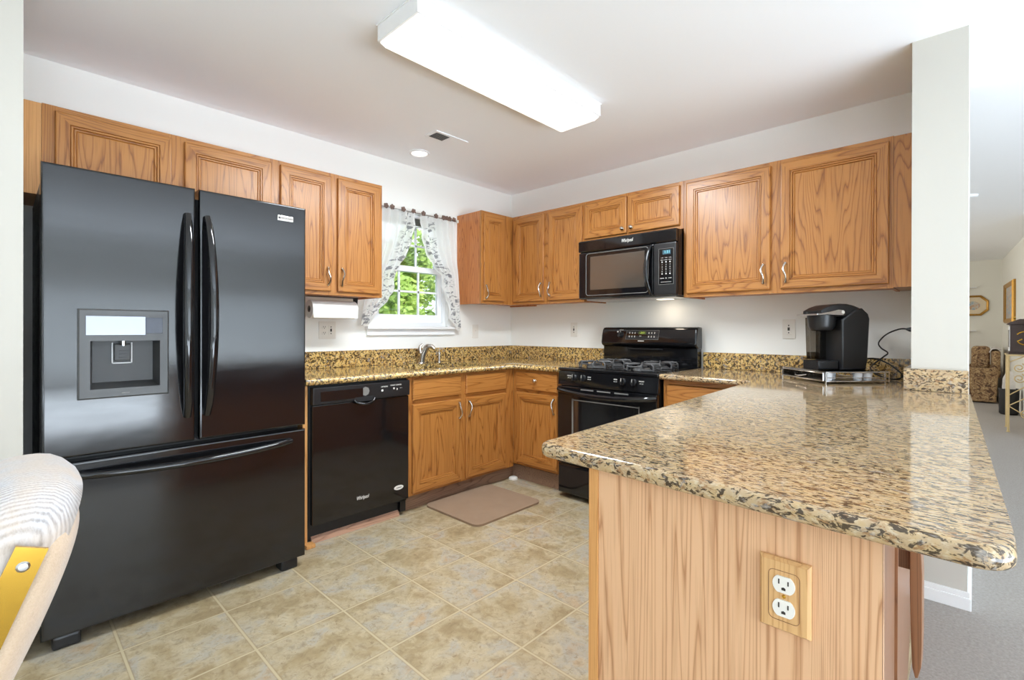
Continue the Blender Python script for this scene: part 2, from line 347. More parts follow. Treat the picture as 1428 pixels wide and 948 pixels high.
# ------------------------------------------------------------------ mesh helpers
class G:
    def __init__(s): s.bm = bmesh.new(); s.mx = Matrix.Identity(4)
    def _v(s, p): return s.bm.verts.new(s.mx @ Vector(p))
    def face(s, vs, m=0):
        try: f = s.bm.faces.new(vs); f.material_index = m; return f
        except ValueError: return None
    def quad(s, pts, m=0): return s.face([s._v(p) for p in pts], m)
    def box(s, x0, x1, y0, y1, z0, z1, m=0, bev=0.0, seg=2):
        x0, x1 = sorted((x0, x1)); y0, y1 = sorted((y0, y1)); z0, z1 = sorted((z0, z1))
        v = [s._v(p) for p in ((x0, y0, z0), (x1, y0, z0), (x1, y1, z0), (x0, y1, z0), (x0, y0, z1), (x1, y0, z1), (x1, y1, z1), (x0, y1, z1))]
        fs = [s.face([v[i] for i in q], m) for q in ((3, 2, 1, 0), (4, 5, 6, 7), (0, 1, 5, 4), (1, 2, 6, 5), (2, 3, 7, 6), (3, 0, 4, 7))]
        if bev > 0:
            es = {e for f in fs for e in f.edges}
            r = bmesh.ops.bevel(s.bm, geom=list(es), offset=min(bev, 0.49 * min(x1 - x0, y1 - y0, z1 - z0)), segments=seg, profile=0.6, affect='EDGES')
            for f in r['faces']: f.material_index = m
        return s
    def prism(s, poly, axis, a0, a1, m=0, bev=0.0, seg=2, bev_caps=True):
        def P(p, a): return {'x': (a, p[0], p[1]), 'y': (p[0], a, p[1]), 'z': (p[0], p[1], a)}[axis]
        A = [s._v(P(p, a0)) for p in poly]; B = [s._v(P(p, a1)) for p in poly]; n = len(poly); fs = []
        fs.append(s.face(A[::-1], m)); fs.append(s.face(B, m))
        for i in range(n): fs.append(s.face([A[i], A[(i + 1) % n], B[(i + 1) % n], B[i]], m))
        fs = [f for f in fs if f]
        bmesh.ops.recalc_face_normals(s.bm, faces=fs)
        if bev > 0:
            es = {e for f in fs[:2] for e in f.edges}
            r = bmesh.ops.bevel(s.bm, geom=list(es), offset=bev, segments=seg, profile=0.6, affect='EDGES')
            for f in r['faces']: f.material_index = m
        return s
    def tube(s, pts, r, m=0, seg=10, cap=True, flat=None):
        pts = [Vector(p) for p in pts]; n = len(pts)
        rs = r if isinstance(r, (list, tuple)) else [r] * n
        rings = []; prev = None
        for i, p in enumerate(pts):
            t = (pts[min(i + 1, n - 1)] - pts[max(i - 1, 0)]).normalized()
            if prev is None:
                a = Vector((0, 0, 1)) if abs(t.z) < 0.9 else Vector((1, 0, 0)); u = t.cross(a).normalized()
            else: u = (prev - t * prev.dot(t)).normalized()
            prev = u; v = t.cross(u)
            fl = flat if flat else 1.0
            rings.append([s._v(p + (u * math.cos(2 * math.pi * k / seg) * rs[i] + v * math.sin(2 * math.pi * k / seg) * rs[i] * fl)) for k in range(seg)])
        for a, b in zip(rings, rings[1:]):
            for k in range(seg): s.face([a[k], a[(k + 1) % seg], b[(k + 1) % seg], b[k]], m)
        if cap: s.face(rings[0][::-1], m); s.face(rings[-1], m)
        return s
    def lathe(s, prof, c=(0, 0, 0), axis=(0, 0, 1), m=0, seg=24, closed=False):
        q = Vector((0, 0, 1)).rotation_difference(Vector(axis)).to_matrix(); c = Vector(c); rings = []
        for r, z in prof:
            if r < 1e-6: rings.append([s._v(c + q @ Vector((0, 0, z)))])
            else: rings.append([s._v(c + q @ Vector((r * math.cos(2 * math.pi * k / seg), r * math.sin(2 * math.pi * k / seg), z))) for k in range(seg)])
        for a, b in zip(rings, rings[1:]):
            for k in range(seg):
                k2 = (k + 1) % seg
                if len(a) == 1 and len(b) > 1: s.face([a[0], b[k2], b[k]][::-1], m)
                elif len(b) == 1 and len(a) > 1: s.face([a[k], a[k2], b[0]], m)
                elif len(a) > 1: s.face([a[k], a[k2], b[k2], b[k]], m)
        return s
    def loops(s, lps, mfun, cap=True, capm=0):
        """lps: list of closed vertex loops (same count)"""
        L = [[s._v(p) for p in lp] for lp in lps]; n = len(L[0])
        for j, (a, b) in enumerate(zip(L, L[1:])):
            for k in range(n): s.face([a[k], a[(k + 1) % n], b[(k + 1) % n], b[k]], mfun(k, j))
        if cap: s.face(L[-1], capm)
        return L
    def mirror_y(s): return s
    def build(s, name, mats, parent=None, sharp=32, loc=None, recalc=True, wn=True):
        if recalc: bmesh.ops.recalc_face_normals(s.bm, faces=s.bm.faces)
        me = bpy.data.meshes.new(name); s.bm.to_mesh(me); s.bm.free()
        for mm in (mats if isinstance(mats, (list, tuple)) else [mats]): me.materials.append(M[mm] if isinstance(mm, str) else mm)
        me.shade_smooth(); me.set_sharp_from_angle(angle=R(sharp))
        o = bpy.data.objects.new(name, me); COL.objects.link(o)
        if parent: o.parent = parent
        if loc: o.location = loc
        if wn and recalc: md = o.modifiers.new('weighted', 'WEIGHTED_NORMAL'); md.keep_sharp = True; md.weight = 90
        return o

def tag(o, label=None, cat=None, group=None, kind=None):
    if label: o['label'] = label
    if cat: o['category'] = cat
    if group: o['group'] = group
    if kind: o['kind'] = kind
    return o
def thing(name, label, cat, loc=(0, 0, 0), rz=0.0, group=None):
    o = bpy.data.objects.new(name, None); COL.objects.link(o); o.location = loc; o.rotation_euler = (0, 0, rz)
    o.empty_display_size = 0.1
    return tag(o, label, cat, group)
def struct(o): o['kind'] = 'structure'; return o
def copy_tree(o, parent=None):
    c = o.copy(); COL.objects.link(c); c.parent = parent
    for ch in [x for x in bpy.data.objects if x.parent == o]: copy_tree(ch, c)
    return c
def text(s, size, parent, mat, mx, name='lettering', shear=0.0, depth=0.0006, align='CENTER', sx=1.0):
    cu = bpy.data.curves.new('t', 'FONT'); cu.body = s; cu.size = size; cu.shear = shear; cu.extrude = depth; cu.align_x = align; cu.align_y = 'CENTER'
    to = bpy.data.objects.new('t', cu); COL.objects.link(to)
    dg = bpy.context.evaluated_depsgraph_get(); me = bpy.data.meshes.new_from_object(to.evaluated_get(dg))
    bpy.data.objects.remove(to); bpy.data.curves.remove(cu)
    me.name = name; me.transform(mx @ Matrix.Diagonal((sx, 1, 1, 1)))
    me.materials.clear(); me.materials.append(M[mat])
    o = bpy.data.objects.new(name, me); COL.objects.link(o); o.parent = parent
    return o
# text plane facing local -y (x right, z up)
def face_y(x, y, z): return Matrix.Translation((x, y, z)) @ Matrix.Rotation(R(90), 4, 'X')

# ------------------------------------------------------------------ room shell
H = 2.44
WX0, WX1, WZ0, WZ1 = -1.465, -0.770, 1.185, 2.075      # kitchen window opening
def slab(name, x0, x1, y0, y1, z0, z1, m): return struct(G().box(x0, x1, y0, y1, z0, z1).build(name, m))
slab('floor', -6.5, 0.06, -3.05, 0.0, -0.05, 0.0, 'vinyl')
g = G(); g.box(-6.5, 0.06, -7.0, -3.05, -0.05, 0.0); g.box(0.06, 9.0, -7.0, 0.0, -0.05, 0.0); struct(g.build('floor.001', 'carpet'))
slab('ceiling', -6.6, 9.1, -7.1, 0.12, H, H + 0.08, 'ceiling')
g = G(); g.box(-6.5, WX0, 0, 0.12, -0.05, H); g.box(WX1, 9.0, 0, 0.12, -0.05, H); g.box(WX0, WX1, 0, 0.12, -0.05, WZ0); g.box(WX0, WX1, 0, 0.12, WZ1, H)
struct(g.build('wall_window', 'wall'))
slab('wall_range', 0.0, 0.115, -3.187, 0.0, 0, H, 'wall')
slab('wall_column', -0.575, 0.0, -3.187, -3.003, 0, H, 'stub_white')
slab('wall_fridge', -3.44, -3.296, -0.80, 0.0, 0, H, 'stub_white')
slab('wall_far', 8.92, 9.05, -3.9, 0.0, 0, H, 'wall_cream')
g = G(); g.box(-4.62, 0.03, -0.12, 0, 0, H); o = struct(g.build('wall_living', 'wall_cream', None, 32, (8.915, -3.57, 0))); o.rotation_euler = (0, 0, math.atan2(0.125, 2.712))
slab('wall_dining', 4.2, 4.3, -7.0, -3.70, 0, H, 'wall')
slab('wall_back', -6.5, 4.3, -7.1, -7.0, 0, H, 'wall')
slab('wall_left', -6.6, -6.5, -7.0, 0.0, 0, H, 'wall')
# column baseboard
g = G()
for (x0, x1, y0, y1) in ((-0.589, -0.575, -3.201, -3.003), (-0.575, 0.115, -3.201, -3.187)):
    g.box(x0, x1, y0, y1, 0.0, 0.052, 0, 0.003); 
g.box(-0.584, -0.575, -3.196, -3.003, 0.052, 0.075, 0, 0.003); g.box(-0.575, 0.115, -3.196, -3.187, 0.052, 0.075, 0, 0.003)
struct(g.build('baseboard_column', 'white_paint'))
# toe-kick boards and shoe strip of the base cabinet run
g = G(); g.box(-1.58, -0.54, -0.555, -0.54, 0, 0.105); g.box(-0.555, -0.54, -1.08, -0.54, 0, 0.105); struct(g.build('trim_1', 'toe'))
g = G(); g.prism([(-0.606, 0.0005), (-0.578, 0.0005), (-0.578, 0.036), (-0.588, 0.038), (-0.603, 0.026)], 'x', -2.19, -1.64); struct(g.build('trim_2', 'shoe'))

# window: frame, sashes, muntins, panes, stool and apron
win = bpy.data.objects.new('window_1', None); COL.objects.link(win); win.location = (-1.1175, 0.06, WZ0); struct(win)
def wpart(name, boxes, mat, bev=0.003):
    g = G()
    for b in boxes: g.box(b[0] + 1.1175, b[1] + 1.1175, b[2] - 0.06, b[3] - 0.06, b[4] - WZ0, b[5] - WZ0, 0, bev)
    return g.build(name, mat, win)
wpart('window_frame', [(WX0 + 0.0005, WX0 + 0.03, 0.031, 0.119, WZ0 + 0.0305, WZ1 - 0.0305), (WX1 - 0.03, WX1 - 0.0005, 0.031, 0.119, WZ0 + 0.0305, WZ1 - 0.0305), (WX0 + 0.0005, WX1 - 0.0005, 0.0305, 0.119, WZ0 + 0.0005, WZ0 + 0.03), (WX0 + 0.0005, WX1 - 0.0005, 0.0305, 0.119, WZ1 - 0.03, WZ1 - 0.0005)], 'vinyl_white')
sx0, sx1 = WX0 + 0.03, WX1 - 0.03; zm = 1.64
gx = [sx0 + 0.045, sx1 - 0.045]; gw = (gx[1] - gx[0])
mu = [gx[0] + gw / 3, gx[0] + 2 * gw / 3]
lz0, lz1 = WZ0 + 0.095, zm - 0.02
wpart('lower_sash', [(sx0 + 0.001, gx[0], 0.046, 0.074, WZ0 + 0.031, zm + 0.02), (gx[1], sx1 - 0.001, 0.046, 0.074, WZ0 + 0.031, zm + 0.02), (sx0 + 0.0015, sx1 - 0.0015, 0.045, 0.075, WZ0 + 0.0305, lz0), (sx0 + 0.0015, sx1 - 0.0015, 0.045, 0.075, lz1, zm + 0.025)], 'vinyl_white')
wpart('lower_muntins', [(m - 0.008, m + 0.008, 0.055, 0.068, lz0, lz1) for m in mu] + [(gx[0], gx[1], 0.055, 0.068, 1.455, 1.471)], 'vinyl_white', 0.001)
wpart('lower_pane', [(gx[0] - 0.004, gx[1] + 0.004, 0.060, 0.064, lz0 - 0.004, lz1 + 0.004)], 'glass', 0)
uz0, uz1 = zm + 0.02, WZ1 - 0.065
wpart('upper_sash', [(sx0 + 0.001, gx[0], 0.081, 0.109, zm - 0.019, WZ1 - 0.031), (gx[1], sx1 - 0.001, 0.081, 0.109, zm - 0.019, WZ1 - 0.031), (sx0 + 0.0015, sx1 - 0.0015, 0.08, 0.11, zm - 0.02, uz0), (sx0 + 0.0015, sx1 - 0.0015, 0.08, 0.11, uz1, WZ1 - 0.0305)], 'vinyl_white')
wpart('upper_muntins', [(m - 0.008, m + 0.008, 0.09, 0.103, uz0, uz1) for m in mu] + [(gx[0], gx[1], 0.09, 0.103, 1.83, 1.846)], 'vinyl_white', 0.001)
wpart('upper_pane', [(gx[0] - 0.004, gx[1] + 0.004, 0.095, 0.099, uz0 - 0.004, uz1 + 0.004)], 'glass', 0)
g = G(); g.box(WX0 - 0.07, WX1 + 0.07, -0.045, 0.03, WZ0 - 0.02, WZ0, 0, 0.004); g.box(WX0 - 0.06, WX1 + 0.06, -0.016, -0.001, WZ0 - 0.062, WZ0 - 0.02, 0, 0.003); g.box(WX0 - 0.06, WX1 + 0.06, -0.021, -0.001, WZ0 - 0.066, WZ0 - 0.056, 0, 0.003)
struct(g.build('trim_3', 'white_paint'))
# raised mini blind
b = thing('mini_blind', 'white mini blind pulled up to a stack at the window top', 'blind', (-1.1175, 0.03, 1.99))
g = G(); g.box(-0.30, 0.30, -0.012, 0.012, 0.055, 0.08, 0, 0.002); g.build('head_rail', 'vinyl_white', b)
g = G()
for i in range(7): g.box(-0.295, 0.295, -0.012, 0.012, 0.0 + i * 0.008, 0.0025 + i * 0.008)
g.build('slats', 'text_grey', b)
g = G(); g.box(-0.30, 0.30, -0.012, 0.012, -0.014, -0.004, 0, 0.002); g.build('bottom_rail', 'vinyl_white', b)

# ------------------------------------------------------------------ outdoors seen through the window
lawn = G(); lawn.box(-14, 14, 0.13, 16, -0.35, -0.3); struct(lawn.build('ground', 'grass'))
def tree(name, label, x, y, h, rad, mat, n=2600, trunk=0.9):
    t = thing(name, label, 'tree', (x, y, -0.3), 0, 'trees outside the kitchen window')
    g = G(); g.tube([(0, 0, 0), (0.03, 0.02, trunk), (0.0, 0.05, h * 0.8)], [0.10, 0.08, 0.02], 0, 8); g.build('trunk', 'bark', t)
    g = G(); blobs = []
    for i in range(15):
        a = random.uniform(0, 6.28); rr = rad * random.uniform(0.1, 0.75); z = random.uniform(0.22, 0.9) * h
        blobs.append((rr * math.cos(a), rr * math.sin(a), z, random.uniform(0.3, 0.5) * rad))
    for i in range(n):
        bx, by, bz, br = random.choice(blobs)
        d = Vector((random.gauss(0, 1), random.gauss(0, 1), random.gauss(0, 1))).normalized() * br * random.uniform(0.75, 1.05)
        p = Vector((bx, by, bz)) + d
        u = Vector((random.gauss(0, 1), random.gauss(0, 1), random.gauss(0, 0.5))).normalized(); v = u.orthogonal().normalized()
        L, W = random.uniform(0.10, 0.18), random.uniform(0.035, 0.06)
        g.quad([p, p + u * L * 0.5 + v * W, p + u * L, p + u * L * 0.5 - v * W])
    g.build('foliage', mat, t, recalc=False)
tree('leafy_tree', 'bright green leafy tree outside, nearest to the kitchen window', 1.75, 4.4, 3.3, 1.05, 'leaf', 5200)
tree('leafy_tree', 'green leafy tree outside, seen through the right part of the window', 3.75, 5.2, 3.4, 1.0, 'leaf', 5200)
tree('leafy_tree', 'darker green tree outside, seen behind and between the nearer two', 4.3, 8.2, 4.0, 1.6, 'leaf_dark', 6000)
tree('leafy_tree', 'darker green tree outside, behind the nearest tree at the left of the window', 1.3, 7.2, 3.6, 1.15, 'leaf_dark', 5200)

# ------------------------------------------------------------------ cabinets
def door_mesh(x0, x1, z0, z1, y, wf=0.052):
    g = G(); prof = [(0, 0), (0, 0.014), (0.003, 0.0185), (0.008, 0.02), (wf - 0.004, 0.02), (wf - 0.002, 0.0145), (wf, 0.0175), (wf + 0.006, 0.0175), (wf + 0.008, 0.0105), (wf + 0.011, 0.013), (wf + 0.016, 0.0125), (wf + 0.019, 0.0065), (wf + 0.021, 0.008)]
    L = []
    for i, d in prof: L.append([(x0 + i, y - d, z0 + i), (x1 - i, y - d, z0 + i), (x1 - i, y - d, z1 - i), (x0 + i, y - d, z1 - i)])
    g.loops(L, lambda k, j: 1 if k in (0, 2) else 0, True, 0)
    g.quad([L[0][3], L[0][2], L[0][1], L[0][0]]); return g
def drawer_mesh(x0, x1, z0, z1, y, flat=False):
    g = G(); L = []
    for i, d in [(0, 0), (0, 0.013), (0.004, 0.018), (0.010, 0.020)]: L.append([(x0 + i, y - d, z0 + i), (x1 - i, y - d, z0 + i), (x1 - i, y - d, z1 - i), (x0 + i, y - d, z1 - i)])
    g.loops(L, lambda k, j: 0, True, 0); g.quad([L[0][3], L[0][2], L[0][1], L[0][0]]); return g
def pull(parent, x, y, zc, L=0.1, flip=1):
    g = G(); pts = []; rs = []; n = 14
    for i in range(n + 1):
        t = i / n; z = zc + (t - 0.5) * L
        pts.append((x + flip * 0.006 * math.sin(2 * math.pi * t), y - 0.006 - 0.022 * math.sin(math.pi * t) ** 0.8, z))
        rs.append(0.0045 + 0.0028 * abs(2 * t - 1) ** 3 + 0.0012 * math.exp(-((t - 0.5) * 8) ** 2))
    g.tube(pts, rs, 0, 8)
    for z in (zc - L / 2, zc + L / 2): g.lathe([(0, 0.010), (0.006, 0.0085), (0.0085, 0.004), (0.0085, 0)], (x, y, z), (0, -1, 0), 0, 12)
    g.build('handle', 'nickel', parent)
def knob(parent, x, y, z):
    g = G(); g.lathe([(0, 0.026), (0.008, 0.025), (0.013, 0.020), (0.0145, 0.015), (0.010, 0.010), (0.006, 0.007), (0.0065, 0.002), (0.009, 0)], (x, y, z), (0, -1, 0), 0, 18)
    g.build('knob', 'nickel', parent)
def cabinet(label, loc, rz, wid, z0, z1, dep, doors=(), drawers=(), stiles=(), filler=None, group=None, toe=0.0, side='oak_red', rail=0.028):
    """local frame: x along the wall, front towards -y, back at y=0"""
    name = 'wall_cabinet' if z0 > 0.8 else 'base_cabinet'
    t = thing(name, label, 'cabinet', (loc[0], loc[1], 0), rz, group)
    g = G(); e_ = 0.004 if z0 > 0.8 else 0.0005
    g.box(e_, wid - e_, -dep + 0.0175, -0.003, z0 + toe + (0.012 if z0 > 0.8 else 0), z1 - 0.0025, 0)
    if z0 > 0.8: g.box(0.0005, 0.016, -dep + 0.019, -0.002, z0, z1 - 0.001); g.box(wid - 0.016, wid - 0.0005, -dep + 0.019, -0.002, z0, z1 - 0.001)
    if z0 < 0.8:
        g.bm.clear()
        g.box(0.0005, 0.018, -dep + 0.019, -0.003, toe, z1 - 0.0025); g.box(wid - 0.018, wid - 0.0005, -dep + 0.019, -0.003, toe, z1 - 0.0025)
        g.box(0.018, wid - 0.018, -dep + 0.019, -0.003, toe, toe + 0.016); g.box(0.018, wid - 0.018, -0.012, -0.003, toe + 0.016, z1 - 0.0025)
    if toe: g.box(0.0008, wid - 0.0008, -dep + 0.075, -0.002, 0.001, toe + 0.01)
    g.build('carcass', side, t)
    g = G(); fz0 = z0 + toe
    g.box(0, wid, -dep, -dep + 0.019, z1 - rail, z1, 1, 0.001); g.box(0, wid, -dep, -dep + 0.019, fz0, fz0 + rail, 1, 0.001)
    for a, c in stiles: g.box(a - (0.0003 if a == 0 else 0), c + (0.0003 if c == wid else 0), -dep - 0.0004, -dep + 0.0194, fz0 - 0.0003, z1 + 0.0003, 0, 0.001)
    if drawers and doors: g.box(0, wid, -dep, -dep + 0.019, 0.675, 0.72, 1, 0.001)
    g.build('face_frame', ['oak_v', 'oak_h'], t)
    for d in doors:
        o = door_mesh(d[0], d[1], d[2], d[3], -dep).build('door', ['oak_v', 'oak_h'], t, 20)
        if d[4] == 'pull': pull(o, d[5], -dep - 0.02, d[6], 0.105, d[7])
        elif d[4] == 'knob': knob(o, d[5], -dep - 0.02, d[6])
    for d in drawers:
        o = drawer_mesh(d[0], d[1], d[2], d[3], -dep).build('drawer_front', 'oak_h', t, 20)
        if len(d) > 4: knob(o, d[4], -dep - 0.02, d[5])
    if filler:
        g = G(); g.box(filler[0], filler[1], -dep + 0.001, -0.002, filler[2], z1 - 0.002, 0, 0.0008); g.build('filler_panel', filler[3] if len(filler) > 3 else 'oak_v', t)
    return t
ZB, ZT, D0, D1 = 1.375, 2.13, 1.398, 2.106
UG, BG = 'oak wall cabinets', 'oak base cabinets'
# over the fridge: local x = world x + 3.229
X = -3.229
cabinet('oak wall cabinet above the black refrigerator, its two doors cut off by the fridge top', (X, 0), 0, 0.972, 1.765, ZT, 0.305,
        [(0.041, 0.462, 1.79, D1, None), (0.516, 0.932, 1.79, D1, None)], stiles=[(0, 0.05), (0.452, 0.526), (0.922, 0.972)], filler=(-0.065, -0.001, 1.737, 'oak_edge'), group=UG)
X = -2.257
cabinet('tall two door oak wall cabinet between the refrigerator and the window curtain', (X, 0), 0, 0.675, ZB, ZT, 0.305,
        [(0.010, 0.314, D0, D1, 'pull', 0.290, 1.488, 1), (0.356, 0.655, D0, D1, 'pull', 0.380, 1.488, -1)], stiles=[(0, 0.03), (0.304, 0.366), (0.643, 0.675)], group=UG)
X = -0.672
cabinet('narrow one door oak wall cabinet right of the window, in the corner', (X, 0), 0, 0.671, ZB, ZT, 0.305,
        [(0.018, 0.258, D0, D1, 'pull', 0.036, 1.470, 1)], stiles=[(0, 0.03), (0.25, 0.671)], group=UG)
cabinet('two door oak wall cabinet between the corner and the microwave', (0, -0.306), R(-90), 0.752, ZB, ZT, 0.305,
        [(0.027, 0.361, D0, D1, 'pull', 0.338, 1.488, 1), (0.409, 0.737, D0, D1, 'pull', 0.432, 1.488, -1)], stiles=[(0, 0.04), (0.351, 0.419), (0.727, 0.752)], group=UG)
cabinet('short oak cabinet with two round knobs above the microwave', (0, -1.059), R(-90), 0.778, 1.822, ZT, 0.305,
        [(0.008, 0.366, 1.846, D1, 'knob', 0.338, 1.880), (0.378, 0.754, 1.846, D1, 'knob', 0.408, 1.880)], stiles=[(0, 0.02), (0.35, 0.39), (0.744, 0.778)], group=UG)
cabinet('wide two door oak wall cabinet above the coffee maker', (0, -1.838), R(-90), 1.076, ZB, ZT, 0.305,
        [(0.021, 0.518, D0, D1, 'pull', 0.482, 1.488, 1), (0.570, 1.059, D0, D1, 'pull', 0.598, 1.488, 1)], stiles=[(0, 0.03), (0.508, 0.58), (1.049, 1.076)], filler=(1.0765, 1.163, ZB + 0.004, 'oak_v'), group=UG)
# base units
X = -1.583
cabinet('oak sink base cabinet with two doors beside the dishwasher', (X, 0), 0, 0.972, 0.0, 0.861, 0.61,
        [(0.030, 0.431, 0.122, 0.684, 'pull', 0.409, 0.607, 1), (0.476, 0.877, 0.122, 0.684, 'pull', 0.498, 0.607, -1)],
        [(0.030, 0.431, 0.713, 0.845), (0.476, 0.877, 0.713, 0.845)], stiles=[(0, 0.04), (0.42, 0.487), (0.867, 0.972)], group=BG, toe=0.105)
cabinet('narrow oak base cabinet with knobbed drawer between corner and range', (0, -0.6115), R(-90), 0.4685, 0.0, 0.861, 0.61,
        [(0.040, 0.438, 0.150, 0.688, 'pull', 0.415, 0.612, 1)], [(0.040, 0.438, 0.711, 0.842, 0.238, 0.786)], stiles=[(0, 0.05), (0.428, 0.4685)], group=BG, toe=0.13)
cabinet('oak base cabinet right of the range, mostly hidden behind the peninsula', (0, -1.852), R(-90), 0.62, 0.0, 0.869, 0.61,
        [(0.025, 0.60, 0.15, 0.688, None)], [(0.025, 0.60, 0.711, 0.838)], stiles=[(0, 0.035), (0.59, 0.62)], group=BG, toe=0.105)
t = thing('end_panel', 'narrow oak end panel between the refrigerator and the dishwasher', 'cabinet panel', (-2.2435, 0, 0))
g = G(); g.box(0, 0.026, -0.612, -0.002, 0.001, 0.861, 0, 0.001); g.build('panel', 'oak_edge', t)
g = G(); g.box(0.001, 0.050, -0.66, -0.613, 0.001, 0.022, 0, 0.004); g.build('wood_block', 'oak_edge', t)

# peninsula: cabinet with end panel, back panel and bracket
t = thing('peninsula_cabinet', 'oak peninsula base with broad light end panel under the granite overhang', 'cabinet', (-2.475, -2.605, 0))
def sk(x, y): return (x + 2.475, y + 2.605)      # local
g = G(); g.prism([sk(-2.457, -2.62), sk(-0.62, -2.54), sk(-0.62, -2.998), sk(-2.457, -3.095)], 'z', 0.001, 0.869); g.build('carcass', 'oak_red', t)
g = G(); g.box(0, 0.018, -0.505, -0.0195, 0.001, 0.869, 0, 0.0008); g.build('end_panel', 'oak_panel', t)
g = G(); g.box(-0.003, 0.018, -0.019, 0.004, 0.001, 0.869, 0, 0.002); g.build('corner_strip', 'oak_edge', t)
g = G(); g.prism([sk(-2.475, -3.1105), sk(-2.457, -3.0955), sk(-0.62, -2.9985), sk(-0.62, -3.0125)], 'z', 0.001, 0.869); g.build('back_panel', 'oak_dark', t)
g = G(); g.prism([sk(-2.14, -3.0975), sk(-2.11, -3.096), sk(-2.11, -3.085), sk(-2.14, -3.086)], 'z', 0.001, 0.869); g.build('batten', 'oak_dark', t)
prof = [(-3.109, 0.869), (-3.1215, 0.869), (-3.1215, 0.80), (-3.123, 0.74), (-3.128, 0.70), (-3.1295, 0.66), (-3.1295, 0.52), (-3.128, 0.47), (-3.123, 0.447), (-3.118, 0.445), (-3.1135, 0.465), (-3.111, 0.53), (-3.109, 0.64)]
g = G(); g.prism([(y + 2.605, z) for y, z in prof], 'x', 0.425, 0.475, 0, 0.003); g.box(0.445, 0.472, -0.507, -0.480, 0.66, 0.865); g.build('bracket', 'oak_dark', t)

# ------------------------------------------------------------------ countertops
def rounded_slab(g, poly, z0, z1, round_edges, r, m=0, seg=5):
    """prism whose listed edges (index i: poly[i]->poly[i+1], CCW) get a bullnose"""
    n = len(poly); hh = (z1 - z0) / 2; r = min(r, hh)
    lp = []
    ks = [(r - r * math.cos(a), r * math.sin(a)) for a in [math.pi / 2 * i / seg for i in range(seg + 1)]]
    seq = [(r - r * math.sin(a), z0 + r - r * math.cos(a)) for a in [math.pi / 2 * i / seg for i in range(seg + 1)]]
    seq += [(r - r * math.cos(a), z1 - r + r * math.sin(a)) for a in [math.pi / 2 * i / seg for i in range(seg + 1)]]
    for d, z in seq:
        lines = []
        for i in range(n):
            p, q = Vector(poly[i]), Vector(poly[(i + 1) % n]); e = (q - p).normalized(); nrm = Vector((-e.y, e.x))
            lines.append((p + nrm * (d if i in round_edges else 0.0), e))
        pts = []
        for i in range(n):
            (p, e), (q, f) = lines[i - 1], lines[i]
            cr = e.x * f.y - e.y * f.x
            if abs(cr) < 1e-6: pts.append((q.x, q.y, z)); continue
            tt = ((q - p).x * f.y - (q - p).y * f.x) / cr; s_ = p + e * tt; pts.append((s_.x, s_.y, z))
        lp.append(pts)
    L = g.loops(lp, lambda k, j: m, True, m); g.face(L[0][::-1], m)
    return g
def arc(cx, cy, r, a0, a1, n=6): return [(cx + r * math.cos(R(a0 + (a1 - a0) * i / n)), cy + r * math.sin(R(a0 + (a1 - a0) * i / n))) for i in range(n + 1)]
CT0, CT1 = 0.862, 0.900
PT0, PT1 = 0.870, 0.902
# L-shaped worktop along the window wall, with sink cut-out
SX0, SX1, SY0, SY1 = -1.47, -0.84, -0.545, -0.15
poly = [(-2.2435, -0.001), (-2.2435, -0.655), (-0.655, -0.655), (-0.655, -1.082), (-0.001, -1.082), (-0.001, -0.001)]
g = G(); rounded_slab(g, poly, CT0, CT1, {1, 2}, 0.018)
ct = g.build('countertop', 'granite_gold')
def rrect(x0, x1, y0, y1, r, n=5): return arc(x1 - r, y1 - r, r, 0, 90, n) + arc(x0 + r, y1 - r, r, 90, 180, n) + arc(x0 + r, y0 + r, r, 180, 270, n) + arc(x1 - r, y0 + r, r, 270, 360, n)
g = G(); g.prism(rrect(SX0, SX1, SY0, SY1, 0.07), 'z', CT0 - 0.02, CT1 + 0.02); cut = g.build('cut', 'granite_gold')
md = ct.modifiers.new('cut', 'BOOLEAN'); md.object = cut; md.operation = 'DIFFERENCE'; md.solver = 'EXACT'
dg = bpy.context.evaluated_depsgraph_get(); me = bpy.data.meshes.new_from_object(ct.evaluated_get(dg)); ct.modifiers.clear(); ct.data = me
bpy.data.objects.remove(cut); me.shade_smooth(); me.set_sharp_from_angle(angle=R(30))
tag(ct, 'golden speckled granite worktop along the window wall, with the sink cut in', 'countertop')
# peninsula worktop incl. strip right of the range
ne, nw = (-2.529, -3.243), (-2.493, -2.484)
poly = [(-0.001, -1.846), (-0.655, -1.846), (-0.66, -2.25)]
poly += arc(-0.76, -2.275, 0.1, 0, -88, 5)[1:]
poly += [(-0.95, -2.378)]
poly += [(-2.40, -2.458)] + arc(-2.452, -2.498, 0.04, 92, 182, 5)
poly += arc(-2.490, -3.205, 0.04, 184, 272, 5) + [(-0.60, -3.195), (-0.60, -2.9965), (-0.001, -2.9965)]
n = len(poly)
g = G(); rounded_slab(g, poly, PT0, PT1, set(range(1, n - 4)), 0.013)
pct = g.build('countertop', 'granite'); tag(pct, 'large tan speckled granite worktop of the peninsula in the foreground', 'countertop')
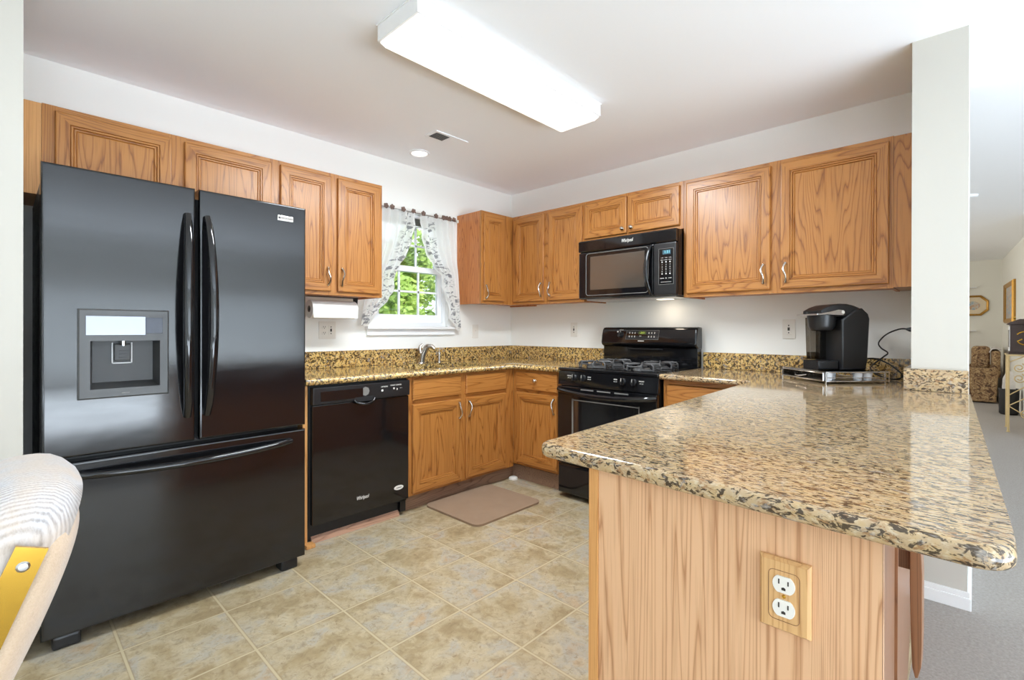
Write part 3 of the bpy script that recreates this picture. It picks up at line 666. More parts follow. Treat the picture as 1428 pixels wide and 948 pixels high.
# backsplashes
def bs(label, boxes, mat):
    g = G()
    for b in boxes: g.box(*b, 0, 0.003)
    tag(g.build('backsplash', mat), label, 'backsplash', 'granite backsplash strips')
bs('low granite backsplash strip along the window wall behind the sink', [(-2.2435, -0.021, -0.021, -0.001, CT1 + 0.0005, 1.014)], 'granite_gold')
bs('low granite backsplash strip between the corner and the range', [(-0.021, -0.001, -1.045, -0.001, CT1 + 0.0005, 1.014)], 'granite_gold')
bs('low granite backsplash strip behind the coffee maker', [(-0.021, -0.001, -2.996, -1.85, PT1 + 0.0005, 1.012)], 'granite_gold')
bs('granite block wrapped round the foot of the white column', [(-0.598, -0.576, -3.19, -2.978, PT1 + 0.0005, 0.998), (-0.576, -0.022, -3.002, -2.978, PT1 + 0.0005, 0.998)], 'granite')

# sink, faucet, soap pump
t = thing('sink', 'stainless steel undermount sink set in the golden granite below the window', 'sink', ((SX0 + SX1) / 2, (SY0 + SY1) / 2, 0.70))
hx_, hy_ = (SX1 - SX0) / 2, (SY1 - SY0) / 2
def bowl(x0, x1):
    g = G(); lp = []
    for i, z in [(-0.012, 0.160), (0.0, 0.160), (0.004, 0.03), (0.02, 0.008), (0.05, 0.0)]:
        lp.append([(p[0], p[1], z) for p in rrect(x0 + i, x1 - i, -hy_ + i, hy_ - i, max(0.02, 0.07 - i))])
    g.loops(lp, lambda k, j: 0, True, 0); 
    g.lathe([(0.035, 0.003), (0.03, 0.0045), (0.012, 0.002), (0, 0.002)], ((x0 + x1) / 2, 0, 0), (0, 0, 1), 0, 16)
    g.build('bowl', 'steel', t)
bowl(-hx_, -0.008); bowl(0.008, hx_)
t = thing('faucet', 'brushed metal kitchen faucet with curved spout behind the sink', 'faucet', (-1.10, -0.085, CT1))
g = G(); g.lathe([(0, 0.012), (0.024, 0.012), (0.028, 0.006), (0.029, 0.0005), (0, 0.0005)], (0, 0, 0), (0, 0, 1), 0, 20); g.build('base', 'nickel', t)
g = G(); pts = []
for i in range(13):
    a = i / 12; pts.append((0.000 + 0.062 * a ** 1.4, -0.004 - 0.085 * a ** 1.4, 0.008 + 0.125 * min(1.0, 1.25 * math.sin(a * 1.75)) - 0.022 * max(0, a - 0.85) / 0.15))
g.tube(pts, [0.024 - 0.010 * (i / 12) for i in range(13)], 0, 14); g.build('spout', 'nickel', t)
g = G(); g.tube([(-0.008, 0, 0.08), (-0.016, 0.0, 0.115), (-0.012, -0.004, 0.135), (0.006, -0.012, 0.150)], [0.017, 0.015, 0.011, 0.008], 0, 10); g.build('lever', 'nickel', t)
t = thing('soap_pump', 'small metal soap pump standing right of the faucet', 'soap dispenser', (-0.925, -0.085, CT1))
g = G(); g.lathe([(0, 0.0005), (0.018, 0.0005), (0.018, 0.008), (0.011, 0.012), (0.011, 0.06), (0.014, 0.064), (0.014, 0.078), (0.006, 0.082), (0.006, 0.095), (0, 0.095)], (0, 0, 0), (0, 0, 1), 0, 16); g.build('pump_body', 'nickel', t)
g = G(); g.tube([(0, 0, 0.095), (0.003, -0.003, 0.107), (0.03, -0.02, 0.108)], [0.006, 0.007, 0.004], 0, 8); g.build('nozzle', 'nickel', t)

# ------------------------------------------------------------------ refrigerator
FX0, FX1, FY = -3.253, -2.317, -0.82
fr = thing('refrigerator', 'tall glossy black french door refrigerator with ice dispenser', 'refrigerator', (FX0, FY, 0))
W = FX1 - FX0
g = G(); g.box(0.006, W - 0.006, 0.075, 0.80, 0.03, 1.728, 0, 0.006); g.build('body', 'black_satin', fr)
def panel_door(name, x0, x1, z0, z1, holes=None):
    g = G(); L = []
    for i, d in [(0, 0.07), (0, 0.012), (0.003, 0.004), (0.010, 0.0)]: L.append([(x0 + i, d, z0 + i), (x1 - i, d, z0 + i), (x1 - i, d, z1 - i), (x0 + i, d, z1 - i)])
    if holes is None: g.loops(L, lambda k, j: 0, True, 0)
    else:
        V = g.loops(L, lambda k, j: 0, False); a, b, c, d = holes
        h = [g._v((a, 0, c)), g._v((b, 0, c)), g._v((b, 0, d)), g._v((a, 0, d))]
        for k in range(4): g.face([V[-1][k], V[-1][(k + 1) % 4], h[(k + 1) % 4], h[k]])
    g.quad([L[0][3], L[0][2], L[0][1], L[0][0]])
    return g.build(name, 'fridge_black', fr)
xl, xr = -2.7845 - FX0, -2.771 - FX0
DX0, DX1, DZ0, DZ1 = -3.157 - FX0, -2.880 - FX0, 0.902, 1.238
dl = panel_door('door', 0, xl, 0.694, 1.757, (DX0 + 0.02, DX1 - 0.02, DZ0 + 0.02, DZ1 - 0.02))
dr = panel_door('door', xr, W, 0.694, 1.757)
fz = panel_door('freezer_drawer', 0, W, 0.052, 0.676)
def fhandle(par, x, sgn):
    g = G(); pts, rs = [], []; n = 18
    for i in range(n + 1):
        a = i / n; z = 0.80 + 0.84 * a; s_ = math.sin(math.pi * a)
        pts.append((x + sgn * 0.010 * s_, -0.004 - 0.062 * s_ ** 0.55, z)); rs.append(0.0145 + 0.004 * s_)
    g.tube(pts, rs, 0, 12); g.build('handle', 'black_gloss', par, 50)
fhandle(dl, xl - 0.030, -1); fhandle(dr, xr + 0.028, 1)
g = G(); pts, rs = [], []
for i in range(21):
    a = i / 20; s_ = math.sin(math.pi * a); pts.append((0.075 + (W - 0.15) * a, -0.004 - 0.06 * s_ ** 0.6, 0.628 - 0.010 * s_)); rs.append(0.014)
g.tube(pts, rs, 0, 12); g.build('handle', 'black_gloss', fz, 50)
# dispenser
dp = G()
L = []
for i, d in [(0, 0.004), (0, -0.010), (0.005, -0.014), (0.022, -0.012)]: L.append([(DX0 + i, d, DZ0 + i), (DX1 - i, d, DZ0 + i), (DX1 - i, d, DZ1 - i), (DX0 + i, d, DZ1 - i)])
V = dp.loops(L, lambda k, j: 0, False)
cx0, cx1, cz0, cz1 = DX0 + 0.035, DX1 - 0.03, DZ0 + 0.036, 1.118
hole = [dp._v((cx0, -0.012, cz0)), dp._v((cx1, -0.012, cz0)), dp._v((cx1, -0.012, cz1)), dp._v((cx0, -0.012, cz1))]
for k in range(4): dp.face([V[-1][k], V[-1][(k + 1) % 4], hole[(k + 1) % 4], hole[k]])
disp = dp.build('dispenser', 'disp_grey', dl)
g = G(); bx0, bx1 = cx0 + 0.012, cx1 - 0.012
a = [(cx0, -0.0125, cz0), (cx1, -0.0125, cz0), (cx1, -0.0125, cz1), (cx0, -0.0125, cz1)]
b_ = [(bx0, 0.055, cz0 + 0.02), (bx1, 0.055, cz0 + 0.02), (bx1, 0.055, cz1), (bx0, 0.055, cz1)]
g.loops([a, b_], lambda k, j: 0, True, 0); g.build('cavity', 'disp_dark', disp, recalc=False)
g = G(); g.box(DX0 + 0.022, DX0 + 0.200, -0.0155, -0.012, 1.140, 1.212, 0, 0.001); g.build('display', 'mirror', disp)
g = G(); g.box(DX0 + 0.201, DX1 - 0.022, -0.0155, -0.012, 1.146, 1.208, 0, 0.001); g.build('display_window', 'navy', disp)
g = G(); px0, px1 = DX0 + 0.104, DX0 + 0.168
for q in ((px0, px0 + 0.004, 1.028, 1.11), (px1 - 0.004, px1, 1.028, 1.11), (px0, px1, 1.028, 1.032)): g.box(q[0], q[1], 0.050, 0.054, q[2], q[3])
g.build('outline_print', 'white_line', disp)
g = G(); g.box(px0 + 0.006, px1 - 0.006, 0.030, 0.050, 1.04, 1.105, 0, 0.006)
for i in range(3): g.box(px0 + 0.02, px1 - 0.02, 0.027, 0.032, 1.052 + 0.012 * i, 1.056 + 0.012 * i, 0, 0.001)
g.build('paddle', 'disp_dark', disp)
g = G(); g.lathe([(0, 0), (0.008, 0), (0.008, 0.02), (0, 0.02)], ((px0 + px1) / 2, 0.02, 1.098), (0, 0, 1), 0, 14); g.build('nozzle', 'chrome', disp)
text('▬▬▬', 0.008, disp, 'text_grey', face_y((DX0 + DX1) / 2, -0.0145, DZ0 + 0.018), 'small_print')
g = G(); g.box(-2.453 - FX0, -2.381 - FX0, -0.003, 0.001, 1.678, 1.702, 0, 0.001); bd = g.build('badge', 'nickel', dr)
text('FRIGIDAIRE', 0.0115, bd, 'text_dark', face_y(-2.411 - FX0, -0.0033, 1.690), 'badge_lettering', sx=0.95)
g = G(); g.box(-2.449 - FX0, -2.440 - FX0, -0.0036, -0.003, 1.686, 1.695); g.build('badge_emblem', 'text_dark', bd)
for x in (0.03, W - 0.11):
    g = G(); g.box(x, x + 0.08, 0.016, 0.09, 0.001, 0.05, 0, 0.012, 4); g.build('foot', 'black_satin', fr)
g = G(); g.box(0.02, W - 0.02, 0.10, 0.13, 0.02, 0.09); g.build('kick_grille', 'black_matte', fr)

# ------------------------------------------------------------------ dishwasher
DWX0, DWX1 = -2.214, -1.590; W = DWX1 - DWX0
dw = thing('dishwasher', 'black built-in dishwasher under the golden granite worktop', 'dishwasher', (DWX0, -0.64, 0))
g = G(); g.box(0.001, W - 0.001, 0.03, 0.60, 0.09, 0.858); g.build('body', 'black_matte', dw)
g = G(); g.box(0.012, W - 0.004, 0, 0.04, 0.108, 0.752, 0, 0.006); dd = g.build('door', 'black_gloss', dw)
g = G(); g.box(0.008, W - 0.003, -0.012, 0.04, 0.755, 0.850, 0, 0.008); cp = g.build('control_panel', 'black_satin', dw)
g = G(); g.box(0.05, 0.30, -0.0135, -0.011, 0.772, 0.826, 0, 0.001); g.build('trim_plate', 'black_gloss', cp)
g = G(); pts = [(0.245 + 0.13 * i / 12, -0.014 - 0.018 * math.sin(math.pi * i / 12), 0.762 - 0.026 * math.sin(math.pi * i / 12) ** 0.5) for i in range(13)]
g.tube(pts, 0.008, 0, 10); g.build('handle_lip', 'black_gloss', cp, 50)
g = G(); g.box(0.25, 0.37, -0.014, -0.0115, 0.750, 0.776, 0, 0.001); g.build('handle_pocket', 'black_matte', cp)
g = G(); g.lathe([(0, 0), (0.026, 0), (0.026, 0.0012), (0, 0.0012)], (0.315, -0.012, 0.806), (0, -1, 0), 0, 8); g.build('sticker', 'text_grey', cp)
for (x, z, s_, tx) in ((0.44, 0.822, 0.011, 'OPTIONS'), (0.52, 0.826, 0.011, 'START CANCEL'), (0.425, 0.800, 0.016, '■'), (0.505, 0.806, 0.015, '●'), (0.528, 0.800, 0.016, '◗'), (0.555, 0.806, 0.012, '▪ ▪')):
    text(tx, s_, cp, 'text_white', face_y(x, -0.0124, z), 'control_print')
text('Whirlpool', 0.030, dd, 'text_white', face_y(0.305, -0.0005, 0.193), 'logo_lettering', shear=0.25, sx=0.62)
g = G(); g.mx = Matrix.Translation((0.548, -0.0005, 0.193)) @ Matrix.Diagonal((1, 1, 0.42, 1)); g.lathe([(0, 0.001), (0.033, 0.001), (0.034, 0)], (0, 0, 0), (0, -1, 0), 0, 28); ov = g.build('oval_badge', 'text_white', dd)
text('▬▬▬', 0.012, ov, 'text_dark', face_y(0.548, -0.002, 0.194), 'badge_lettering', shear=0.2)
g = G(); g.box(0.0, W - 0.05, 0.05, 0.07, 0.012, 0.105); g.build('kick_panel', 'black_matte', dw)
g = G(); g.box(W - 0.045, W - 0.005, 0.03, 0.07, 0.025, 0.107, 0, 0.002); g.build('side_leg', 'black_satin', dw)

# ------------------------------------------------------------------ range (local: x along wall, front -y)
rg = thing('gas_range', 'black freestanding gas range between the oak base cabinets', 'stove', (0, -1.0865, 0), R(-90)); W = 0.756
g = G(); g.box(0.004, W - 0.004, -0.625, -0.03, 0.03, 0.878, 0, 0.003); g.box(0.05, W - 0.05, -0.58, -0.06, 0.001, 0.03); g.build('body', 'black_satin', rg)
g = G(); g.box(0, W, -0.655, -0.09, 0.878, 0.902, 0, 0.010, 3); g.box(0.045, W - 0.045, -0.60, -0.13, 0.9022, 0.9045, 0, 0.001); g.build('cooktop', 'black_gloss', rg)
# control panel (front, slightly raked)
g = G(); g.prism([(-0.662, 0.782), (-0.630, 0.782), (-0.630, 0.877), (-0.652, 0.877)], 'x', 0.002, W - 0.002, 0, 0.003); cp = g.build('control_panel', 'black_gloss', rg)
for x, s_ in ((0.140, 'LEFT'), (0.214, 'LEFT'), (0.515, 'RIGHT'), (0.592, 'RIGHT')):
    g = G(); ax = Vector((0, -1, 0.11)).normalized(); c = Vector((x, -0.657, 0.838))
    g.lathe([(0.0, 0.013), (0.018, 0.013), (0.021, 0.010), (0.0225, 0)], c, ax, 0, 20)
    g.mx = Matrix.Translation(c + ax * 0.013) @ Matrix.Rotation(R(-6), 4, 'X'); g.box(-0.0055, 0.0055, -0.014, 0.0, -0.021, 0.021, 0, 0.003)
    k_ = g.build('knob', 'black_satin', cp)
    g = G(); g.mx = Matrix.Translation(c + ax * 0.013) @ Matrix.Rotation(R(-6), 4, 'X'); g.box(-0.0012, 0.0012, -0.0148, -0.0138, 0.0, 0.02); g.build('pointer', 'text_white', k_)
for x, tx in ((0.098, 'FRONT'), (0.262, 'REAR'), (0.462, 'REAR'), (0.645, 'FRONT')):
    text(tx, 0.011, cp, 'text_white', Matrix.Translation((x, -0.6585, 0.848)) @ Matrix.Rotation(R(84), 4, 'X'), 'burner_print')
    text('HI  LO', 0.009, cp, 'text_white', Matrix.Translation((x, -0.6600, 0.834)) @ Matrix.Rotation(R(84), 4, 'X'), 'burner_print')
# oven door
g = G(); g.box(0.004, W - 0.004, -0.668, -0.627, 0.243, 0.776, 0, 0.008); od = g.build('oven_door', 'black_gloss', rg)
g = G(); g.box(0.140, 0.632, -0.6700, -0.667, 0.36, 0.684, 0, 0.002); g.build('oven_window', 'oven_glass', od)
g = G()
for q in ((0.128, 0.140, 0.35, 0.694), (0.632, 0.636, 0.35, 0.694), (0.128, 0.636, 0.684, 0.690)): g.box(q[0], q[1], -0.6705, -0.667, q[2], q[3])
g.build('window_border', 'text_grey', od)
g = G(); pts, rs = [], []
for i in range(25):
    a = i / 24; s_ = math.sin(math.pi * a); pts.append((0.012 + (W - 0.024) * a, -0.664 - 0.055 * s_ ** 0.5, 0.752 - 0.022 * s_)); rs.append(0.017)
g.tube(pts, rs, 0, 12, flat=1.0); g.build('handle', 'black_gloss', od, 50)
g = G()
for i in range(3): g.box(0.20 + 0.13 * i, 0.30 + 0.13 * i, -0.6695, -0.667, 0.758, 0.766)
g.build('vent_slots', 'text_grey', od)
g = G(); L = [[(0.004, -0.63, 0.035), (W - 0.004, -0.63, 0.035), (W - 0.004, -0.63, 0.236), (0.004, -0.63, 0.236)], [(0.004, -0.655, 0.035), (W - 0.004, -0.655, 0.035), (W - 0.004, -0.655, 0.236), (0.004, -0.655, 0.236)], [(0.012, -0.664, 0.045), (W - 0.012, -0.664, 0.045), (W - 0.012, -0.664, 0.215), (0.012, -0.664, 0.215)]]
g.loops(L, lambda k, j: 0, True, 0); g.build('storage_drawer', 'black_gloss', rg)
# backguard
g = G(); g.prism([(-0.02, 0.90), (-0.085, 0.90), (-0.085, 1.06), (-0.02, 1.06)], 'x', 0.004, W - 0.004, 0, 0.004)
prof = [(-0.015, 1.03), (-0.085, 1.035), (-0.112, 1.05), (-0.120, 1.07), (-0.112, 1.12), (-0.098, 1.165), (-0.085, 1.180), (-0.06, 1.185), (-0.015, 1.183)]
g.prism(prof, 'x', 0.0, W, 0, 0.012, 3); bgd = g.build('backguard', 'black_gloss', rg, 40)
g = G(); g.box(0.22, 0.50, -0.093, -0.084, 1.018, 1.028, 0, 0.003); g.build('vent_lip', 'black_satin', bgd)
TB = Matrix.Translation((0, -0.1085, 1.127)) @ Matrix.Rotation(R(73), 4, 'X')       # plane of the console face
def bpl(x, y): return TB @ Matrix.Translation((x, y, 0.0008))
g = G(); g.mx = TB; g.box(0.218, 0.478, -0.034, 0.034, 0.0, 0.0012, 0, 0.0005); cpn = g.build('clock_panel', 'black_satin', bgd)
g = G(); g.mx = TB
for q in ((0.216, 0.480, 0.034, 0.0355), (0.216, 0.480, -0.0355, -0.034), (0.216, 0.2175, -0.0355, 0.0355), (0.4785, 0.480, -0.0355, 0.0355)): g.box(q[0], q[1], q[2], q[3], 0.0, 0.0018)
g.build('panel_outline', 'text_grey', cpn)
g = G(); g.mx = TB; g.box(0.318, 0.378, 0.005, 0.026, 0.0012, 0.0018); g.build('clock_window', 'clock_bg', cpn)
text('2:51', 0.020, cpn, 'clock_green', bpl(0.350, 0.0155) @ Matrix.Translation((0, 0, 0.0014)), 'clock_digits', shear=0.15)
for i, x in enumerate((0.245, 0.267, 0.289, 0.402, 0.424, 0.446)):
    for y in (0.016, -0.012):
        text('●', 0.010, cpn, 'text_white', bpl(x, y - 0.004) @ Matrix.Translation((0, 0, 0.0008)), 'button_print')
        text('bake', 0.005, cpn, 'text_white', bpl(x, y + 0.004) @ Matrix.Translation((0, 0, 0.0008)), 'button_print')
text('ON', 0.010, cpn, 'text_white', bpl(0.335, -0.010) @ Matrix.Translation((0, 0, 0.0008)), 'button_print')
g = G(); c = TB @ Vector((0.168, 0.0, 0.0)); ax = (TB.to_3x3() @ Vector((0, 0, 1))).normalized()
g.lathe([(0, 0.016), (0.020, 0.016), (0.023, 0.012), (0.026, 0)], c, ax, 0, 22); g.mx = TB @ Matrix.Translation((0.168, 0, 0.016)); g.box(-0.006, 0.006, -0.022, 0.022, 0, 0.012, 0, 0.003); kk = g.build('knob', 'black_satin', bgd)
text('● ●', 0.016, kk, 'text_white', bpl(0.160, 0.018) @ Matrix.Translation((0, 0, 0.016)), 'knob_print')
text('selector', 0.011, bgd, 'text_white', bpl(0.170, 0.038), 'knob_print')
text('▬▬▬', 0.016, bgd, 'text_white', bpl(0.345, -0.045), 'brand_lettering')
# burners and grates
bp = [(0.20, -0.49), (0.20, -0.24), (0.556, -0.49), (0.556, -0.24)]
for (x, y) in bp:
    g = G(); g.lathe([(0, 0.030), (0.028, 0.030), (0.034, 0.027), (0.034, 0.022), (0.024, 0.020), (0.045, 0.014), (0.055, 0.008), (0.058, 0.0)], (x, y, 0.904), (0, 0, 1), 0, 22); g.build('burner', 'iron', rg)
for (x, y) in bp:
    g = G(); a, z1_, r_ = 0.105, 0.944, 0.0058
    def bar(p, q): 
        g.tube([p, q], r_, 0, 6)
    for sx_ in (-1, 1):
        for k_ in (-0.45, 0.45):
            g.tube([(x + sx_ * a, y + k_ * a, 0.906), (x + sx_ * a, y + k_ * a, z1_ - 0.012), (x + sx_ * (a - 0.012), y + k_ * a, z1_), (x + sx_ * 0.022, y + k_ * a * 0.3, z1_)], r_, 0, 6)
            g.tube([(x + k_ * a, y + sx_ * a, 0.906), (x + k_ * a, y + sx_ * a, z1_ - 0.012), (x + k_ * a, y + sx_ * (a - 0.012), z1_), (x + k_ * a * 0.3, y + sx_ * 0.022, z1_)], r_, 0, 6)
        g.tube([(x + sx_ * a, y - 0.45 * a, z1_ - 0.014), (x + sx_ * a, y + 0.45 * a, z1_ - 0.014)], r_, 0, 6)
        g.tube([(x - 0.45 * a, y + sx_ * a, z1_ - 0.014), (x + 0.45 * a, y + sx_ * a, z1_ - 0.014)], r_, 0, 6)
        g.tube([(x + sx_ * a, y - 0.45 * a, 0.909), (x + sx_ * 0.45 * a, y - a, 0.909)], r_ * 0.8, 0, 6); g.tube([(x + sx_ * a, y + 0.45 * a, 0.909), (x + sx_ * 0.45 * a, y + a, 0.909)], r_ * 0.8, 0, 6)
    g.build('grate', 'iron', rg)

# ------------------------------------------------------------------ microwave
mw = thing('microwave', 'black over-the-range microwave under the short oak cabinet', 'microwave', (0, -1.0745, 1.38), R(-90)); W = 0.757
g = G(); g.box(0.0, W, -0.375, -0.003, 0.008, 0.434, 0, 0.003); g.build('body', 'black_gloss', mw)
g = G(); g.box(0.03, W - 0.03, -0.34, -0.03, 0.0, 0.010); g.build('underside_panel', 'steel', mw)
g = G(); g.box(0.50, 0.60, -0.16, -0.10, -0.002, 0.001); g.build('cooktop_lamp', 'hood_lamp', mw)
g = G(); g.prism([(-0.376, 0.352), (-0.398, 0.352), (-0.404, 0.36), (-0.404, 0.425), (-0.396, 0.434), (-0.376, 0.434)], 'x', 0.0, W, 0, 0.003); gr = g.build('vent_fascia', 'black_gloss', mw)
text('Whirlpool', 0.034, gr, 'text_white', face_y(0.405, -0.4045, 0.397), 'logo_lettering', shear=0.25, sx=0.62)
g = G(); g.box(0.002, 0.598, -0.402, -0.376, 0.012, 0.347, 0, 0.008); d_ = g.build('door', 'black_gloss', mw)
g = G(); g.box(0.105, 0.537, -0.4045, -0.401, 0.072, 0.312, 0, 0.001); g.build('window', 'mw_glass', d_)
g = G()
r4 = rrect(0.068, 0.563, 0.033, 0.336, 0.02)
pts = [(p[0], -0.4035, p[1]) for p in r4]; g.tube(pts + [pts[0]], 0.0022, 0, 6, False); g.build('window_outline', 'text_grey', d_)
g = G(); pts, rs = [], []
for i in range(17):
    a = i / 16; s_ = math.sin(math.pi * a); pts.append((0.584 - 0.020 * s_, -0.402 - 0.040 * s_ ** 0.6, 0.02 + 0.322 * a)); rs.append(0.011 + 0.005 * s_)
g.tube(pts, rs, 0, 10, flat=0.7); g.build('handle', 'black_gloss', d_, 50)
g = G(); g.box(0.601, W - 0.001, -0.402, -0.376, 0.012, 0.347, 0, 0.008); cp = g.build('control_panel', 'black_satin', mw)
g = G(); g.box(0.640, 0.738, -0.4032, -0.4015, 0.080, 0.308, 0, 0.001); kp = g.build('keypad', 'black_gloss', cp)
g = G()
for q in ((0.638, 0.640, 0.078, 0.310), (0.738, 0.740, 0.078, 0.310), (0.638, 0.740, 0.078, 0.080), (0.638, 0.740, 0.308, 0.310)): g.box(q[0], q[1], -0.4038, -0.4015, q[2], q[3])
g.build('keypad_outline', 'text_grey', kp)
g = G(); g.box(0.665, 0.720, -0.4038, -0.403, 0.272, 0.300); g.build('display', 'cyan_bg', kp)
text('1:51', 0.024, kp, 'cyan', face_y(0.696, -0.4042, 0.286), 'display_digits')
for r_, z in enumerate((0.250, 0.236, 0.222, 0.206, 0.191, 0.176, 0.161, 0.146)):
    for c_, x in enumerate((0.662, 0.689, 0.716)):
        tx = {0: 'COOK', 1: 'REHEAT', 2: '●'}.get(r_, str(((r_ - 3) * 3 + c_ + 1) % 10) if r_ < 7 else '●')
        text(tx, 0.006 if r_ < 2 else 0.011, kp, 'text_white', face_y(x, -0.4035, z), 'key_print')
for x, tx in ((0.662, 'CANCEL'), (0.689, '●'), (0.716, 'START')): text(tx, 0.008, kp, 'text_white', face_y(x, -0.4035, 0.118), 'key_print')
text('▬▬▬▬▬', 0.016, kp, 'text_grey', face_y(0.689, -0.4035, 0.095), 'key_print', sx=0.9)

# ------------------------------------------------------------------ ceiling fittings
t = thing('ceiling_light', 'long white fluorescent ceiling light with glowing acrylic diffuser', 'ceiling light', (-1.645, -1.53, H))
g = G(); g.box(-0.622, 0.622, -0.142, 0.142, -0.072, -0.001, 0, 0.003); g.box(-0.626, 0.626, -0.146, 0.146, -0.008, -0.001, 0, 0.002); g.build('housing', 'white_paint', t)
g = G(); L = [[(-0.612, -0.134, -0.070), (0.612, -0.134, -0.070), (0.612, 0.134, -0.070), (-0.612, 0.134, -0.070)], [(-0.612, -0.134, -0.078), (0.612, -0.134, -0.078), (0.612, 0.134, -0.078), (-0.612, 0.134, -0.078)], [(-0.596, -0.118, -0.098), (0.596, -0.118, -0.098), (0.596, 0.118, -0.098), (-0.596, 0.118, -0.098)]]
g.loops(L, lambda k, j: 0, True, 0); g.build('diffuser', 'lens', t)
t = thing('recessed_light', 'small round recessed ceiling light near the window wall', 'ceiling light', (-1.266, -0.289, H))
g = G(); g.lathe([(0.058, -0.001), (0.075, -0.001), (0.073, -0.007), (0.060, -0.010), (0.055, -0.004), (0.055, -0.001)], (0, 0, 0), (0, 0, 1), 0, 32); g.build('trim_ring', 'white_paint', t)
g = G(); g.lathe([(0, -0.003), (0.056, -0.003), (0.056, -0.001)], (0, 0, 0), (0, 0, 1), 0, 28); g.build('lamp', 'can_light', t)
t = thing('ceiling_vent', 'white ceiling air vent with dark grille near the recessed light', 'vent', (-1.299, -0.645, H))
g = G()
g.box(-0.135, 0.135, -0.062, 0.062, -0.008, -0.001, 0, 0.003); g.build('plate', 'ceiling', t)
g = G(); g.box(-0.118, -0.012, -0.042, 0.042, -0.0095, -0.0082); gl = g.build('grille', 'slot', t)
g = G()
for i in range(6): g.box(-0.118, -0.012, -0.038 + i * 0.0145, -0.035 + i * 0.0145, -0.0115, -0.0096)
g.build('slats', 'text_grey', gl)
g = G(); g.lathe([(0, -0.028), (0.05, -0.028), (0.06, -0.02), (0.064, -0.001), (0, -0.001)], (0, 0, 0), (0, 0, 1), 0, 24); o = g.build('smoke_detector', 'ceiling', None, 32, (2.93, -3.17, H)); tag(o, 'small round smoke detector on the living room ceiling beside the column', 'smoke detector')

# ------------------------------------------------------------------ outlets
def outlet(label, loc, rz, gangs=('o',), sw=False, z=1.16):
    t = thing('wall_outlet' if 'o' in gangs else 'light_switch', label, 'outlet' if 'o' in gangs else 'switch', (loc[0], loc[1], z), rz)
    w_ = 0.072 + 0.048 * (len(gangs) - 1)
    g = G(); g.box(-w_ / 2, w_ / 2, -0.006, -0.0005, -0.06, 0.06, 0, 0.003); g.build('cover_plate', 'white_plastic', t)
    for i, k_ in enumerate(gangs):
        cx_ = (i - (len(gangs) - 1) / 2) * 0.047
        if k_ == 'o':
            for s_ in (1, -1):
                g = G(); g.prism([(cx_ + 0.0165 * math.cos(a), s_ * 0.0195 + max(-0.0125, min(0.0125, 0.0165 * math.sin(a)))) for a in [2 * math.pi * j / 20 for j in range(20)]], 'y', -0.0085, -0.005, 0); rc = g.build('receptacle', 'white_plastic', t)
                g = G(); g.box(cx_ - 0.008, cx_ - 0.005, -0.0092, -0.0084, s_ * 0.0195 - 0.001, s_ * 0.0195 + 0.008); g.box(cx_ + 0.005, cx_ + 0.008, -0.0092, -0.0084, s_ * 0.0195 - 0.001, s_ * 0.0195 + 0.008); g.box(cx_ - 0.0025, cx_ + 0.0025, -0.0092, -0.0084, s_ * 0.0195 - 0.009, s_ * 0.0195 - 0.004); g.build('slots', 'slot', rc)
        elif k_ == 'g':
            g = G(); g.box(cx_ - 0.0165, cx_ + 0.0165, -0.0085, -0.005, -0.034, 0.034, 0, 0.002); rc = g.build('receptacle', 'white_plastic', t)
            g = G(); g.box(cx_ - 0.006, cx_ + 0.006, -0.0098, -0.0084, -0.010, 0.010, 0, 0.001); g.box(cx_ - 0.003, cx_ + 0.003, -0.0095, -0.0084, 0.018, 0.026); g.box(cx_ - 0.003, cx_ + 0.003, -0.0095, -0.0084, -0.027, -0.019); g.build('slots', 'slot', rc)
        else:
            g = G(); g.box(cx_ - 0.012, cx_ + 0.012, -0.008, -0.005, -0.022, 0.022, 0, 0.001); rc = g.build('rocker', 'white_plastic', t)
            g = G(); g.box(cx_ - 0.004, cx_ + 0.004, -0.016, -0.008, 0.0, 0.010, 0, 0.001); g.build('toggle', 'white_plastic', rc)
outlet('double white outlet plate below the paper towel roll', (-1.816, 0), 0, ('o', 'g'), z=1.157)
outlet('white light switch right of the window above the backsplash', (-0.462, 0), 0, ('s',), z=1.147)
outlet('white outlet on the range wall near the corner', (0, -0.742), R(-90), ('g',), z=1.165)
outlet('white outlet on the wall between range and coffee maker', (0, -2.375), R(-90), ('g',), z=1.172)
